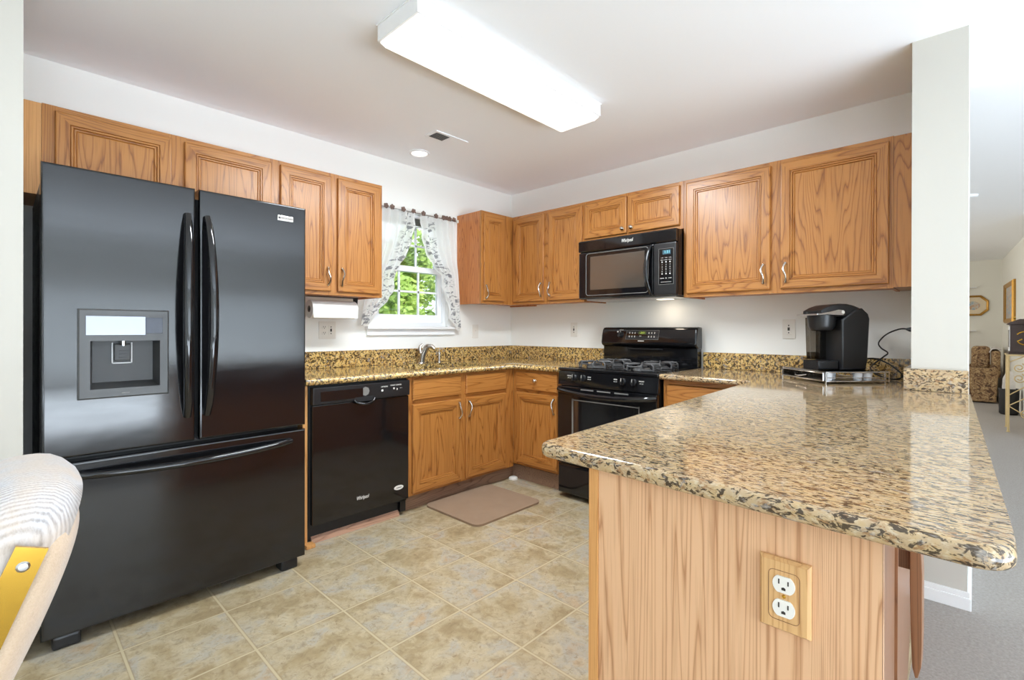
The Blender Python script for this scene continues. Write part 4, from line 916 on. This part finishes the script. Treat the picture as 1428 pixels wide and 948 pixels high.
# wooden outlet on the peninsula end panel (faces -x)
t = thing('wall_outlet', 'white duplex outlet in a wooden cover plate on the peninsula panel', 'outlet', (-2.4755, -2.984, 0.737), R(-90))
g = G(); L = []
for i, d in [(0, 0.0), (0, 0.005), (0.004, 0.010), (0.0045, 0.011)]: L.append([(-0.0375 + i, -d, -0.0585 + i), (0.0375 - i, -d, -0.0585 + i), (0.0375 - i, -d, 0.0585 - i), (-0.0375 + i, -d, 0.0585 - i)])
g.loops(L, lambda k, j: 0, True, 0); g.build('wood_plate', 'maple', t, 20)
g = G(); pts = [(p[0], -0.0112, p[1]) for p in rrect(-0.0225, 0.0225, -0.040, 0.040, 0.008)]; g.tube(pts + [pts[0]], 0.0005, 0, 5, False); g.build('engraved_line', 'oak_dark', t)
for s_ in (1, -1):
    zc = s_ * 0.0190
    g = G(); g.prism([(0.0165 * math.cos(a), zc + max(-0.0135, min(0.0135, 0.0165 * math.sin(a)))) for a in [2 * math.pi * j / 32 for j in range(32)]], 'y', -0.0130, -0.009, 0, 0.0008); rc = g.build('receptacle', 'white_plastic', t)
    g = G(); g.box(-0.0078, -0.0058, -0.0134, -0.0129, zc + 0.0005, zc + 0.0085); g.box(0.0056, 0.0076, -0.0134, -0.0129, zc + 0.0005, zc + 0.0075)
    g.prism([(-0.003, zc - 0.0085), (0.003, zc - 0.0085), (0.003, zc - 0.005), (0.0, zc - 0.0035), (-0.003, zc - 0.005)], 'y', -0.0134, -0.0129); g.build('slots', 'slot', rc)
g = G(); g.lathe([(0, 0.0018), (0.002, 0.0016), (0.003, 0)], (0, -0.011, 0), (0, -1, 0), 0, 12); g.build('screw', 'brass', t)

# ------------------------------------------------------------------ paper towels
t = thing('paper_towel_holder', 'black paper towel holder fixed below the wall cabinet', 'paper towel holder', (-1.868, -0.18, 1.375))
g = G()
g.prism([(-0.03, -0.001), (0.03, -0.001), (0.012, -0.10), (-0.012, -0.10)], 'x', 0.159, 0.166, 0, 0.002)
g.box(-0.167, 0.167, -0.02, 0.02, -0.006, -0.001, 0, 0.002); g.build('bracket', 'black_matte', t)
g = G(); g.tube([(-0.150, 0, -0.084), (0.163, 0, -0.084)], 0.009, 0, 12); g.build('rod', 'black_matte', t)
t = thing('paper_towel_roll', 'white paper towel roll hanging under the cabinet by the refrigerator', 'paper towels', (-1.868, -0.18, 1.291))
g = G(); g.lathe([(0.021, -0.152), (0.0565, -0.152), (0.058, -0.149), (0.058, 0.149), (0.0565, 0.152), (0.021, 0.152)], (0, 0, 0), (1, 0, 0), 0, 40); g.box(-0.149, 0.149, -0.0575, -0.0555, -0.055, 0.0, 0, 0.0005); g.build('paper', 'paper', t)
g = G(); g.lathe([(0.0205, -0.1525), (0.0205, 0.1525), (0.017, 0.1525), (0.017, -0.1525), (0.0205, -0.1525)], (0, 0, 0), (1, 0, 0), 0, 24); g.build('core', 'cardboard', t)

# ------------------------------------------------------------------ curtains
t = thing('curtain_rod', 'thin metal curtain rod with bronze flower rings above the window', 'curtain rod', (-1.117, -0.06, 2.065))
g = G(); g.tube([(-0.39, 0, 0), (0.40, 0, 0)], 0.005, 0, 10); g.tube([(-0.38, 0, 0), (-0.38, 0.055, 0)], 0.005, 0, 8); g.tube([(0.385, 0, 0), (0.385, 0.055, 0)], 0.005, 0, 8); g.build('rod', 'steel', t)
for x in (-1.49, -1.405, -1.353, -1.256, -1.164, -1.071, -0.949, -0.873, -0.841, -0.81, -0.764):
    g = G(); c = (x + 1.117, -0.012, 0.006)
    for k_ in range(5):
        a = k_ * 2 * math.pi / 5 + x * 9
        g.lathe([(0, 0.008), (0.008, 0.005), (0.0095, 0), (0.007, -0.005), (0, -0.006)], (c[0] + 0.012 * math.cos(a), c[1], c[2] + 0.012 * math.sin(a)), (0, -1, 0), 0, 8)
    g.lathe([(0, 0.012), (0.006, 0.009), (0.008, 0)], c, (0, -1, 0), 0, 10)
    g.build('flower_ring', 'bronze', t)
g = G(); g.box(0.385, 0.405, -0.012, 0.012, -0.012, 0.012, 0, 0.003); g.build('end_cap', 'white_plastic', t)
def lerp_path(P, t):
    L = [0]
    for a, b in zip(P, P[1:]): L.append(L[-1] + math.hypot(b[0] - a[0], b[1] - a[1]))
    d = t * L[-1]
    for i in range(len(P) - 1):
        if d <= L[i + 1] or i == len(P) - 2:
            k = (d - L[i]) / max(1e-9, L[i + 1] - L[i]); return (P[i][0] + (P[i + 1][0] - P[i][0]) * k, P[i][1] + (P[i + 1][1] - P[i][1]) * k)
def curtain(label, outer, inner, folds, ph):
    g = G(); nt, ns = 60, 72; uvl = g.bm.loops.layers.uv.new('UVMap'); V = {}; U = {}
    for j in range(nt + 1):
        tt = j / nt; o = lerp_path(outer, tt); i_ = lerp_path(inner, tt); wdt = math.hypot(o[0] - i_[0], o[1] - i_[1])
        for k in range(ns + 1):
            s_ = k / ns; amp = 0.020 * (0.55 + 0.45 * math.cos(tt * 2.5))
            x = o[0] + (i_[0] - o[0]) * s_; z = o[1] + (i_[1] - o[1]) * s_
            y = -0.062 + amp * math.sin(folds * 2 * math.pi * s_ + ph + 0.6 * math.sin(3 * tt)) * min(1, wdt / 0.14) - 0.012 * math.sin(math.pi * tt)
            y = min(y, -0.022)
            if s_ > 0.86: y += 0.010 * math.sin(tt * 46) * (s_ - 0.86) / 0.14
            if tt < 0.04: z += 0.012 * abs(math.sin(folds * math.pi * s_ + ph)) * (1 - tt / 0.04)
            V[j, k] = g._v((x, y, z)); U[j, k] = (wdt * (1 - s_), tt * 1.1)
    for j in range(nt):
        for k in range(ns):
            q = [(j, k), (j, k + 1), (j + 1, k + 1), (j + 1, k)]; f = g.face([V[a] for a in q])
            for lp, a in zip(f.loops, q): lp[uvl].uv = U[a]
    o = g.build('curtain', 'curtain', None, 80, recalc=False)
    tag(o, label, 'curtain', 'sheer window curtains')
curtain('left sheer white curtain with grey leaf border, swept to the left', [(-1.50, 2.05), (-1.53, 1.7), (-1.60, 1.19)],
        [(-1.138, 2.05), (-1.141, 1.947), (-1.199, 1.763), (-1.266, 1.664), (-1.317, 1.585), (-1.338, 1.437), (-1.39, 1.37), (-1.452, 1.306), (-1.493, 1.265), (-1.52, 1.20)], 5, 0.4)
curtain('right sheer white curtain with grey leaf border, ending in a ruffled tail', [(-0.735, 2.05), (-0.725, 1.7), (-0.676, 1.17)],
        [(-1.078, 2.05), (-1.076, 1.946), (-1.052, 1.791), (-0.97, 1.669), (-0.896, 1.607), (-0.869, 1.46), (-0.817, 1.383), (-0.808, 1.26), (-0.74, 1.18), (-0.70, 1.15)], 5, 1.7)

# ------------------------------------------------------------------ floor mat and puck
g = G(); rounded_slab(g, rrect(-1.43, -0.84, -1.095, -0.575, 0.05), 0.0005, 0.013, set(), 0.004); o = g.build('floor_mat', 'mat'); tag(o, 'brown rectangular kitchen mat on the tile floor before the sink', 'mat')
g = G(); g.lathe([(0, 0.02), (0.020, 0.02), (0.034, 0.014), (0.036, 0.0005), (0, 0.0005)], (0, 0, 0), (0, 0, 1), 0, 20); o = g.build('bait_disc', 'white_plastic', None, 32, (-0.645, -0.655, 0.0)); o.location = (-0.6, -0.6, 0); tag(o, 'small white plastic disc on the floor in the cabinet corner', 'plastic disc')

# ------------------------------------------------------------------ coffee maker on glass pod drawer
TR = R(-43.0); TX, TY, TZ = -0.574, -2.680, PT1
t = thing('pod_drawer', 'grey glass coffee pod drawer with chrome wire frame on the peninsula', 'storage drawer', (TX, TY, TZ), TR)
LX, LY = 0.325, 0.345; z0_, z1_ = 0.010, 0.060
g = G(); g.box(0, LX, 0, LY, z1_ - 0.005, z1_, 0, 0.002); g.build('top_plate', 'drawer_glass', t)
g = G(); g.box(0.006, LX - 0.006, 0.006, LY - 0.006, z0_, z0_ + 0.004, 0, 0.001); g.build('bottom_plate', 'steel', t)
g = G()
for z in (z0_ + 0.002, z1_ - 0.003):
    g.tube([(0, 0, z), (LX, 0, z), (LX, LY, z), (0, LY, z), (0, 0, z)], 0.003, 0, 8)
g.tube([(0.01, 0, 0.030), (LX - 0.01, 0, 0.030)], 0.002, 0, 8)
for x, y in ((0, 0), (LX, 0), (0, LY), (LX, LY), (LX - 0.02, 0)): g.tube([(x, y, 0.0005), (x, y, z1_)], 0.0035, 0, 8)
g.build('wire_frame', 'chrome', t)
g = G(); g.box(-0.008, -0.005, 0.006, LY - 0.006, z0_ + 0.004, z1_ - 0.006, 0, 0.001); df = g.build('drawer_front', 'drawer_glass', t)
g = G(); pts = [(-0.010 - 0.02 * math.sin(math.pi * i / 10), 0.13 + 0.09 * i / 10, 0.035 - 0.008 * math.sin(math.pi * i / 10)) for i in range(11)]; g.tube(pts, 0.003, 0, 8)
pts = [(p[0], p[1], p[2]) for p in [(-0.009, 0.008, 0.016), (-0.009, LY - 0.02, 0.016), (-0.009, LY - 0.008, 0.03), (-0.009, LY - 0.02, 0.052), (-0.009, 0.008, 0.052), (-0.009, 0.008, 0.016)]]; g.tube(pts, 0.0028, 0, 8); g.build('front_frame', 'chrome', df)
TM = Matrix.Translation((TX, TY, TZ)) @ Matrix.Rotation(TR, 4, 'Z')
pods = [(0.030, 0.030, 'white coffee pod at the near corner of the glass drawer'), (0.185, 0.030, 'white coffee pod in the drawer side, left of two neighbours'), (0.236, 0.030, 'white coffee pod in the drawer side, right of two neighbours'),
        (0.032, 0.095, 'coffee pod just behind the drawer front near the corner'), (0.032, 0.215, 'coffee pod behind the drawer handle'), (0.032, 0.275, 'coffee pod at the far left end of the glass drawer'), (0.10, 0.10, 'coffee pod deeper inside the glass drawer, below the drip tray')]
pod = None
for x, y, lb in pods:
    if pod is None:
        pod = thing('coffee_pod', lb, 'coffee pod', (0, 0, 0), 0, 'coffee pods in the glass drawer'); c = pod
        g = G(); g.lathe([(0, 0), (0.0175, 0), (0.0185, 0.002), (0.0225, 0.038), (0.0245, 0.0385), (0.0245, 0.040)], (0, 0, 0), (0, 0, 1), 0, 20); g.build('cup', 'pod_white', pod)
        g = G(); g.lathe([(0.0245, 0.0402), (0, 0.0405)], (0, 0, 0), (0, 0, 1), 0, 20); g.build('lid', 'pod_foil', pod)
    else: c = copy_tree(pod); c['label'] = lb
    c.location = TM @ Vector((x, y, z0_ + 0.0045))
KZ = CT1 + z1_ + 0.0005
# brewer local: x=0 front, +x rear ; y=0 near side
km = thing('coffee_maker', 'black single-cup coffee maker with silver lift handle on the pod drawer', 'coffee maker', tuple(TM @ Vector((0.045, 0.088, z1_ + 0.0005))), TR)
km.scale = (0.78, 0.78, 1.0)
g = G(); prof = [(0.134, 0.0), (0.300, 0.0), (0.312, 0.05), (0.326, 0.262), (0.315, 0.288), (0.275, 0.316), (0.235, 0.312), (0.134, 0.258)]
g.prism(prof, 'y', 0.0, 0.215, 0, 0.014, 4); body = g.build('body', 'black_satin', km, 45)
g = G(); g.prism([(-0.008, 0.0), (0.132, 0.0), (0.132, 0.046), (-0.008, 0.046)], 'y', 0.025, 0.185, 0, 0.012, 4); g.build('drip_tray', 'black_satin', km, 45)
g = G(); lp = []
for k_, (rx, ry, z, cx_) in enumerate([(0.055, 0.060, 0.200, 0.066), (0.066, 0.068, 0.206, 0.068), (0.078, 0.078, 0.225, 0.069), (0.086, 0.085, 0.275, 0.070), (0.090, 0.088, 0.30, 0.072)]):
    lp.append([(cx_ + rx * math.cos(a), 0.105 + ry * math.sin(a), z) for a in [2 * math.pi * i / 32 for i in range(32)]])
V = g.loops(lp, lambda k, j: 0, True, 0); g.face(V[0][::-1]); g.build('brew_head', 'black_satin', km, 50)
g = G(); arcp = [(0.0, 0.285), (0.0, 0.304), (0.04, 0.322), (0.085, 0.334), (0.13, 0.339), (0.18, 0.338), (0.225, 0.330), (0.270, 0.316), (0.165, 0.270)]
g.prism(arcp, 'y', 0.012, 0.200, 0, 0.012, 3); lid = g.build('lid', 'black_satin', km, 45)
g = G()
for yy, in ((0.004,), (0.206,)):
    g.prism([(0.152, 0.300), (0.140, 0.306), (0.11, 0.308), (0.05, 0.297), (-0.03, 0.286), (-0.03, 0.280), (0.03, 0.283), (0.09, 0.281), (0.14, 0.280), (0.152, 0.288)], 'y', yy - 0.004, yy + 0.004, 0, 0.002)
g.prism([(-0.036, 0.279), (-0.012, 0.282), (-0.012, 0.289), (-0.036, 0.287)], 'y', 0.0, 0.210, 0, 0.003); hd = g.build('lift_handle', 'chrome', km)
g = G(); g.lathe([(0, 0.004), (0.008, 0.004), (0.009, 0)], (0.140, 0.0, 0.295), (0, -1, 0), 0, 16); g.build('pivot', 'white_plastic', hd)
g = G()
for i in range(4): g.mx = Matrix.Translation((0.178 + i * 0.013, 0.016, 0.279 + i * 0.0098)) @ Matrix.Rotation(R(-37), 4, 'Y'); g.box(-0.004, 0.004, 0.0, 0.012, -0.001, 0.004, 0, 0.001)
g.build('buttons', 'steel', body)
g = G(); g.prism([(0.05, 0.046), (0.20, 0.046), (0.20, 0.27), (0.04, 0.27)], 'y', 0.188, 0.235, 0, 0.010, 3); g.build('water_tank', 'smoke_glass', km)
g = G(); g.prism([(0.054, 0.048), (0.198, 0.048), (0.198, 0.085), (0.052, 0.085)], 'y', 0.192, 0.231, 0, 0.006); g.build('water', 'smoke_glass', km)
g = G(); g.prism([(0.085, 0.046), (0.138, 0.046), (0.138, 0.22), (0.085, 0.22)], 'y', 0.150, 0.186, 0, 0.004); g.build('back_plate', 'smoke_glass', km)
# power cord, world points relative to the brewer
inv = (Matrix.Translation(km.location) @ Matrix.Rotation(TR, 4, 'Z') @ Matrix.Diagonal((0.78, 0.78, 1, 1))).inverted()
cw = [(-0.13, -2.70, 0.985), (-0.10, -2.76, 1.005), (-0.10, -2.82, 1.012), (-0.11, -2.88, 0.985), (-0.11, -2.925, 0.945), (-0.10, -2.93, 0.918), (-0.13, -2.89, 0.908), (-0.14, -2.83, 0.93), (-0.12, -2.80, 0.965), (-0.10, -2.85, 1.02), (-0.10, -2.872, 1.045), (-0.11, -2.845, 1.07), (-0.12, -2.835, 1.10), (-0.13, -2.87, 1.145), (-0.15, -2.925, 1.172), (-0.17, -2.96, 1.172)]
cpts = []
for i in range(len(cw) - 1):
    p0, p1, p2, p3 = [Vector(cw[max(0, min(len(cw) - 1, i + k_))]) for k_ in (-1, 0, 1, 2)]
    for u in range(5):
        s_ = u / 5; cpts.append(0.5 * ((2 * p1) + (p2 - p0) * s_ + (2 * p0 - 5 * p1 + 4 * p2 - p3) * s_ ** 2 + (3 * p1 - p0 - 3 * p2 + p3) * s_ ** 3))
cpts.append(Vector(cw[-1]))
g = G(); g.tube([inv @ p for p in cpts], 0.0042, 0, 8); crd = g.build('power_cord', 'cord', km, 60)
g = G(); g.mx = inv; g.tube([(-0.17, -2.955, 1.172), (-0.175, -2.97, 1.170), (-0.178, -2.995, 1.168)], [0.006, 0.012, 0.013], 0, 10); g.build('plug', 'black_matte', crd)
# outlet on the column side that the plug goes into
outlet('white outlet on the hidden side of the column, coffee maker plugged in', (-0.178, -3.003), R(180), ('o',), z=1.15)

# ------------------------------------------------------------------ chair (bottom left)
ch = thing('dining_chair', 'white velvet and tan upholstered chair with brass side bars at lower left', 'chair', (-3.46, -1.82, 0), 0)
def backrest(x0, x1, yh, z0, zt, mat, name, lean, bulge=0.012):
    """pad: thickness x0..x1 (local, before lean), half width yh, arched crest"""
    g = G(); prof = []
    for i in range(25):
        a = math.pi * i / 24; cy = math.cos(a); sz = math.sin(a)
        prof.append((math.copysign(abs(cy) ** 0.55, cy) * yh, zt - 0.16 + 0.16 * abs(sz) ** 0.75))
    prof += [(-yh, z0), (yh, z0)]
    prof = prof[::-1]; lp = []
    nx = 9
    for j in range(nx):
        u = j / (nx - 1); x = x0 + (x1 - x0) * u; e = 1 - (1 - (1 - abs(2 * u - 1) ** 3)) ; ins = 0.035 * abs(2 * u - 1) ** 3
        lp.append([(x + lean * (z - 0.45) * (1 + 0.15 * (z - 0.45)), y * (1 - ins / yh), z - (ins if z > z0 + 0.02 else -0.0)) for (y, z) in prof])
    V = g.loops(lp, lambda k, j: 0, True, 0); g.face(V[0][::-1], 0)
    return g.build(name, mat, ch, 60)
backrest(-0.095, 0.052, 0.235, 0.42, 0.895, 'velvet', 'front_cushion', 0.36)
backrest(0.012, 0.070, 0.238, 0.42, 0.838, 'tweed', 'backrest', 0.36)
g = G(); g.box(-0.50, -0.03, -0.23, 0.23, 0.37, 0.48, 0, 0.04, 4); g.build('seat', 'velvet', ch, 60)
def side_bar(s_):
    g = G(); y = s_ * 0.243
    def X(z): return 0.012 + 0.36 * (z - 0.45) * (1 + 0.15 * (z - 0.45))
    zs = [0.80, 0.74, 0.62, 0.52, 0.45, 0.40]
    prev = None
    pts = [(X(z), z) for z in zs] + [(-0.10, 0.33), (-0.30, 0.30)]
    for (xa, za), (xb, zb) in zip(pts, pts[1:]):
        d = Vector((xb - xa, zb - za)).normalized(); n_ = Vector((-d.y, d.x)) * 0.021
        q = [(xa - n_.x, za - n_.y), (xb - n_.x, zb - n_.y), (xb + n_.x, zb + n_.y), (xa + n_.x, za + n_.y)]
        g.prism(q, 'y', y - 0.004, y + 0.004)
    o = g.build('brass_bar', 'brass', ch)
    g = G(); g.lathe([(0, 0.003), (0.006, 0.0025), (0.009, 0)], (X(0.772), y + s_ * 0.004, 0.772), (0, s_, 0), 0, 14); g.build('screw', 'steel', o)
for s_ in (-1, 1): side_bar(s_)
for s_ in (-1, 1):
    for x in (-0.46, -0.08):
        g = G(); g.tube([(x, s_ * 0.21, 0.37), (x + (0.03 if x > -0.2 else -0.02), s_ * 0.22, 0.0005)], 0.013, 0, 12); g.build('leg', 'brass', ch)

# ------------------------------------------------------------------ living room beyond the column
s = thing('sofa', 'brown floral upholstered sofa in the living room beyond the column', 'sofa', (7.5, -2.62, 0))
def pad(name, x0, x1, y0, y1, z0, z1, bev, rot=None, mat='floral'):
    g = G()
    if rot: g.mx = Matrix.Translation(((x0 + x1) / 2, (y0 + y1) / 2, z0)) @ rot @ Matrix.Translation((-(x0 + x1) / 2, -(y0 + y1) / 2, -z0))
    g.box(x0, x1, y0, y1, z0, z1, 0, bev, 4); return g.build(name, mat, s, 60)
pad('base', 0.03, 1.35, -0.84, 0.0, 0.03, 0.40, 0.03)
g = G(); g.prism([(-0.845, 0.02), (-0.02, 0.02), (0.0, 0.45), (0.02, 0.52), (-0.02, 0.56), (-0.82, 0.56), (-0.86, 0.53), (-0.87, 0.46)], 'x', 0, 0.20, 0, 0.03, 3); g.build('arm', 'floral', s, 50)
g = G(); g.prism([(-0.845, 0.02), (-0.02, 0.02), (0.0, 0.45), (0.02, 0.52), (-0.02, 0.56), (-0.82, 0.56), (-0.86, 0.53), (-0.87, 0.46)], 'x', 1.18, 1.38, 0, 0.03, 3); g.build('arm', 'floral', s, 50)
pad('backrest', 0.21, 1.17, -0.90, -0.80, 0.40, 0.84, 0.04)
pad('seat_cushion', 0.2, 1.18, -0.66, 0.02, 0.40, 0.52, 0.05)
for (x, y, rz, lb) in ((7.90, -3.285, 86, 'brown floral throw pillow on the sofa, nearest the wall'), (7.90, -3.035, 97, 'brown floral throw pillow on the sofa, next to the column edge')):
    g = G(); g.mx = Matrix.Rotation(R(rz), 4, 'Z') @ Matrix.Rotation(R(6), 4, 'X')
    lp = []
    for u, k_ in ((-0.055, 0.6), (-0.05, 0.85), (-0.03, 0.97), (0, 1.0), (0.03, 0.97), (0.05, 0.85), (0.055, 0.6)):
        lp.append([(p[0] * k_, u, 0.19 + p[1] * k_) for p in rrect(-0.115, 0.115, -0.19, 0.19, 0.06)])
    V = g.loops(lp, lambda k, j: 0, True); g.face(V[0][::-1]); o = g.build('throw_pillow', 'floral', None, 60, (x, y, 0.53)); tag(o, lb, 'pillow', 'sofa throw pillows')
g = G(); nx = 14
for i in range(nx):
    for j in range(10):
        def P(a, b):
            u = a / nx; v = b / 10; x = 7.72 + 0.95 * u; yv = -3.535 + 0.15 * v
            z = 0.842 + 0.02 * math.sin(math.pi * min(1, max(0, v))) + 0.006 * math.sin(u * 30 + v * 7)
            if v > 0.8: z -= (v - 0.8) * 0.25
            return (x, yv, z + 0.018)
        g.quad([P(i, j), P(i + 1, j), P(i + 1, j + 1), P(i, j + 1)])
bmesh.ops.remove_doubles(g.bm, verts=g.bm.verts, dist=1e-4); o = g.build('sofa_throw', 'white_cloth', None, 60); md = o.modifiers.new('thick', 'SOLIDIFY'); md.thickness = 0.012; tag(o, 'white lace throw draped over the top of the floral sofa', 'throw')
# pictures
t = thing('framed_picture', 'small octagonal picture in a gold frame on the far wall', 'picture', (8.92, -3.185, 1.62), R(-90))
def octo(w_, h_, c_): return [(-w_ + c_, -h_), (w_ - c_, -h_), (w_, -h_ + c_), (w_, h_ - c_), (w_ - c_, h_), (-w_ + c_, h_), (-w_, h_ - c_), (-w_, -h_ + c_)]
g = G(); lp = [[(p[0], -d, p[1]) for p in octo(0.215 - i, 0.185 - i, 0.10 - i * 0.4)] for i, d in ((0, 0.001), (0, 0.02), (0.012, 0.028), (0.03, 0.018), (0.034, 0.012))]
g.loops(lp, lambda k, j: 0, False); g.build('frame', 'gold_frame', t)
g = G(); g.prism(octo(0.184, 0.154, 0.088), 'y', -0.012, -0.002); g.build('mount', 'tan_wood_frame', t)
g = G(); g.mx = Matrix.Diagonal((1, 1, 0.78, 1)); g.lathe([(0, 0.0135), (0.10, 0.0135), (0.10, 0.012)], (0, 0, 0), (0, -1, 0), 0, 32); g.build('print', 'picture', t)
wv = Vector((6.203 - 8.915, -3.695 + 3.57, 0)).normalized()
c = Vector((7.60, -3.6306, 1.61)); ang = math.atan2(wv.y, wv.x)
t = thing('framed_picture', 'gold framed picture on the right living room wall', 'picture', tuple(c), ang)
g = G(); hw, hh = 0.58, 0.325; lp = [[(p[0], -d, p[1]) for p in [(-hw + i, -hh + i), (hw - i, -hh + i), (hw - i, hh - i), (-hw + i, hh - i)]] for i, d in ((0, 0.001), (0, 0.025), (0.02, 0.045), (0.06, 0.03), (0.075, 0.015))]
g.loops(lp, lambda k, j: 0, False); g.build('frame', 'gold_frame', t)
g = G(); g.box(-hw + 0.07, hw - 0.07, -0.016, -0.002, -hh + 0.07, hh - 0.07); g.build('print', 'picture', t)
for z, lb in ((1.94, 'upper small white wall shelf beside the column edge'), (1.15, 'lower small white wall shelf beside the column edge')):
    g = G(); g.box(-0.09, 0.0, -0.18, 0.12, 0, 0.018, 0, 0.004); g.prism([(-0.07, 0.0), (0.0, 0.0), (0.0, -0.07), (-0.02, -0.06)], 'y', -0.05, -0.03); g.prism([(-0.07, 0.0), (0.0, 0.0), (0.0, -0.07), (-0.02, -0.06)], 'y', 0.02, 0.04)
    o = g.build('wall_shelf', 'white_paint', None, 32, (8.919, -3.06, z)); tag(o, lb, 'shelf', 'small white wall shelves')
# wrought iron stand with lantern box
t = thing('plant_stand', 'cream wrought metal side table with scrollwork against the living room wall', 'side table', (4.635, -3.495, 0))
AX, AY = 0.40, -0.245
g = G(); g.box(-0.02, AX + 0.02, AY - 0.02, 0.02, 0.875, 0.893, 0, 0.004); g.build('table_top', 'cream_metal', t)
for (x, y) in ((0, 0), (AX, 0.0), (0, AY), (AX, AY)):
    g = G(); g.tube([(x, y, 0.0005), (x, y, 0.02), (x, y, 0.88)], [0.016, 0.011, 0.011], 0, 8); g.build('leg', 'cream_metal', t)
def scroll(c, r, plane, a0=0, turns=1.6, sg=1):
    pts = []
    for i in range(28):
        u = i / 27; a = a0 + sg * u * turns * 2 * math.pi; q = r * (1 - 0.75 * u)
        pts.append((0, c[0] + q * math.cos(a), c[1] + q * math.sin(a)) if plane == 'x0' else (c[0] + q * math.cos(a), 0, c[1] + q * math.sin(a)))
    return pts
g = G()
for zc in (0.74, 0.62): g.tube(scroll((AY * 0.35, zc), 0.055, 'x0', 2.0), 0.006, 0, 6); g.tube(scroll((AY * 0.72, zc), 0.05, 'x0', 1.0, 1.6, -1), 0.006, 0, 6)
g.tube([(0, 0, 0.42), (0, AY, 0.62)], 0.006, 0, 6); g.tube([(0, 0, 0.30), (0, AY, 0.48)], 0.006, 0, 6); g.tube([(0, 0, 0.80), (0, AY * 0.5, 0.87)], 0.006, 0, 6); g.tube([(0, 0.0, 0.30), (0, AY, 0.12)], 0.006, 0, 6)
g.tube(scroll((AY * 0.6, 0.22), 0.06, 'x0', 3.0), 0.006, 0, 6)
for zc in (0.74, 0.3): g.tube([(p[0], 0, p[2]) for p in scroll((AX / 2, zc), 0.09, 'y0', 0.5)], 0.006, 0, 6)
g.build('scrollwork', 'cream_metal', t)
t = thing('lantern_box', 'dark brown wooden lantern box with gold scroll on the metal side table', 'ornament', (4.66, -3.645, 0.8935))
g = G(); g.box(-0.02, 0.30, -0.10, 0.15, 0.0, 0.022, 0, 0.004); g.box(0.0, 0.28, -0.09, 0.135, 0.022, 0.34, 0, 0.004)
g.prism([(-0.115, 0.34), (0.16, 0.34), (0.15, 0.36), (0.06, 0.405), (-0.02, 0.405), (-0.105, 0.36)], 'x', -0.02, 0.30, 0, 0.004); bx_ = g.build('box', 'dark_wood', t)
g = G(); g.lathe([(0, 0), (0.012, 0), (0.006, 0.012), (0.013, 0.025), (0.008, 0.04), (0, 0.045)], (0.02, 0.10, 0.39), (0, 0, 1), 0, 12); g.build('finial', 'brass', t)
g = G(); g.box(0.01, 0.27, 0.1355, 0.142, 0.035, 0.325, 0, 0.003); g.build('white_door', 'white_paint', t)
g = G(); g.box(0.05, 0.23, 0.142, 0.146, 0.08, 0.28, 0, 0.002); g.build('dark_pane', 'navy', t)
g = G(); pts = [(-0.003, 0.02 + 0.075 * math.cos(a) * (1 - 0.10 * a / 5), 0.185 + 0.075 * math.sin(a)) for a in [0.6 + 5.2 * i / 24 for i in range(25)]] + [(-0.003, 0.04, 0.175)]
g.tube(pts, 0.007, 0, 6); g.build('gold_scroll', 'brass', t)
t = thing('floor_basket', 'black floor basket holding something white beside the sofa end', 'basket', (6.3, -3.56, 0))
g = G(); g.lathe([(0, 0.002), (0.085, 0.002), (0.10, 0.02), (0.105, 0.36), (0.098, 0.36), (0.09, 0.03), (0, 0.03)], (0, 0, 0), (0, 0, 1), 0, 20); g.build('basket', 'black_satin', t)
g = G(); g.prism([(-0.07, 0.30), (0.07, 0.30), (0.06, 0.50), (0.02, 0.60), (-0.03, 0.60), (-0.06, 0.48)], 'x', -0.03, 0.03, 0, 0.006); g.build('white_sheets', 'white_cloth', t)
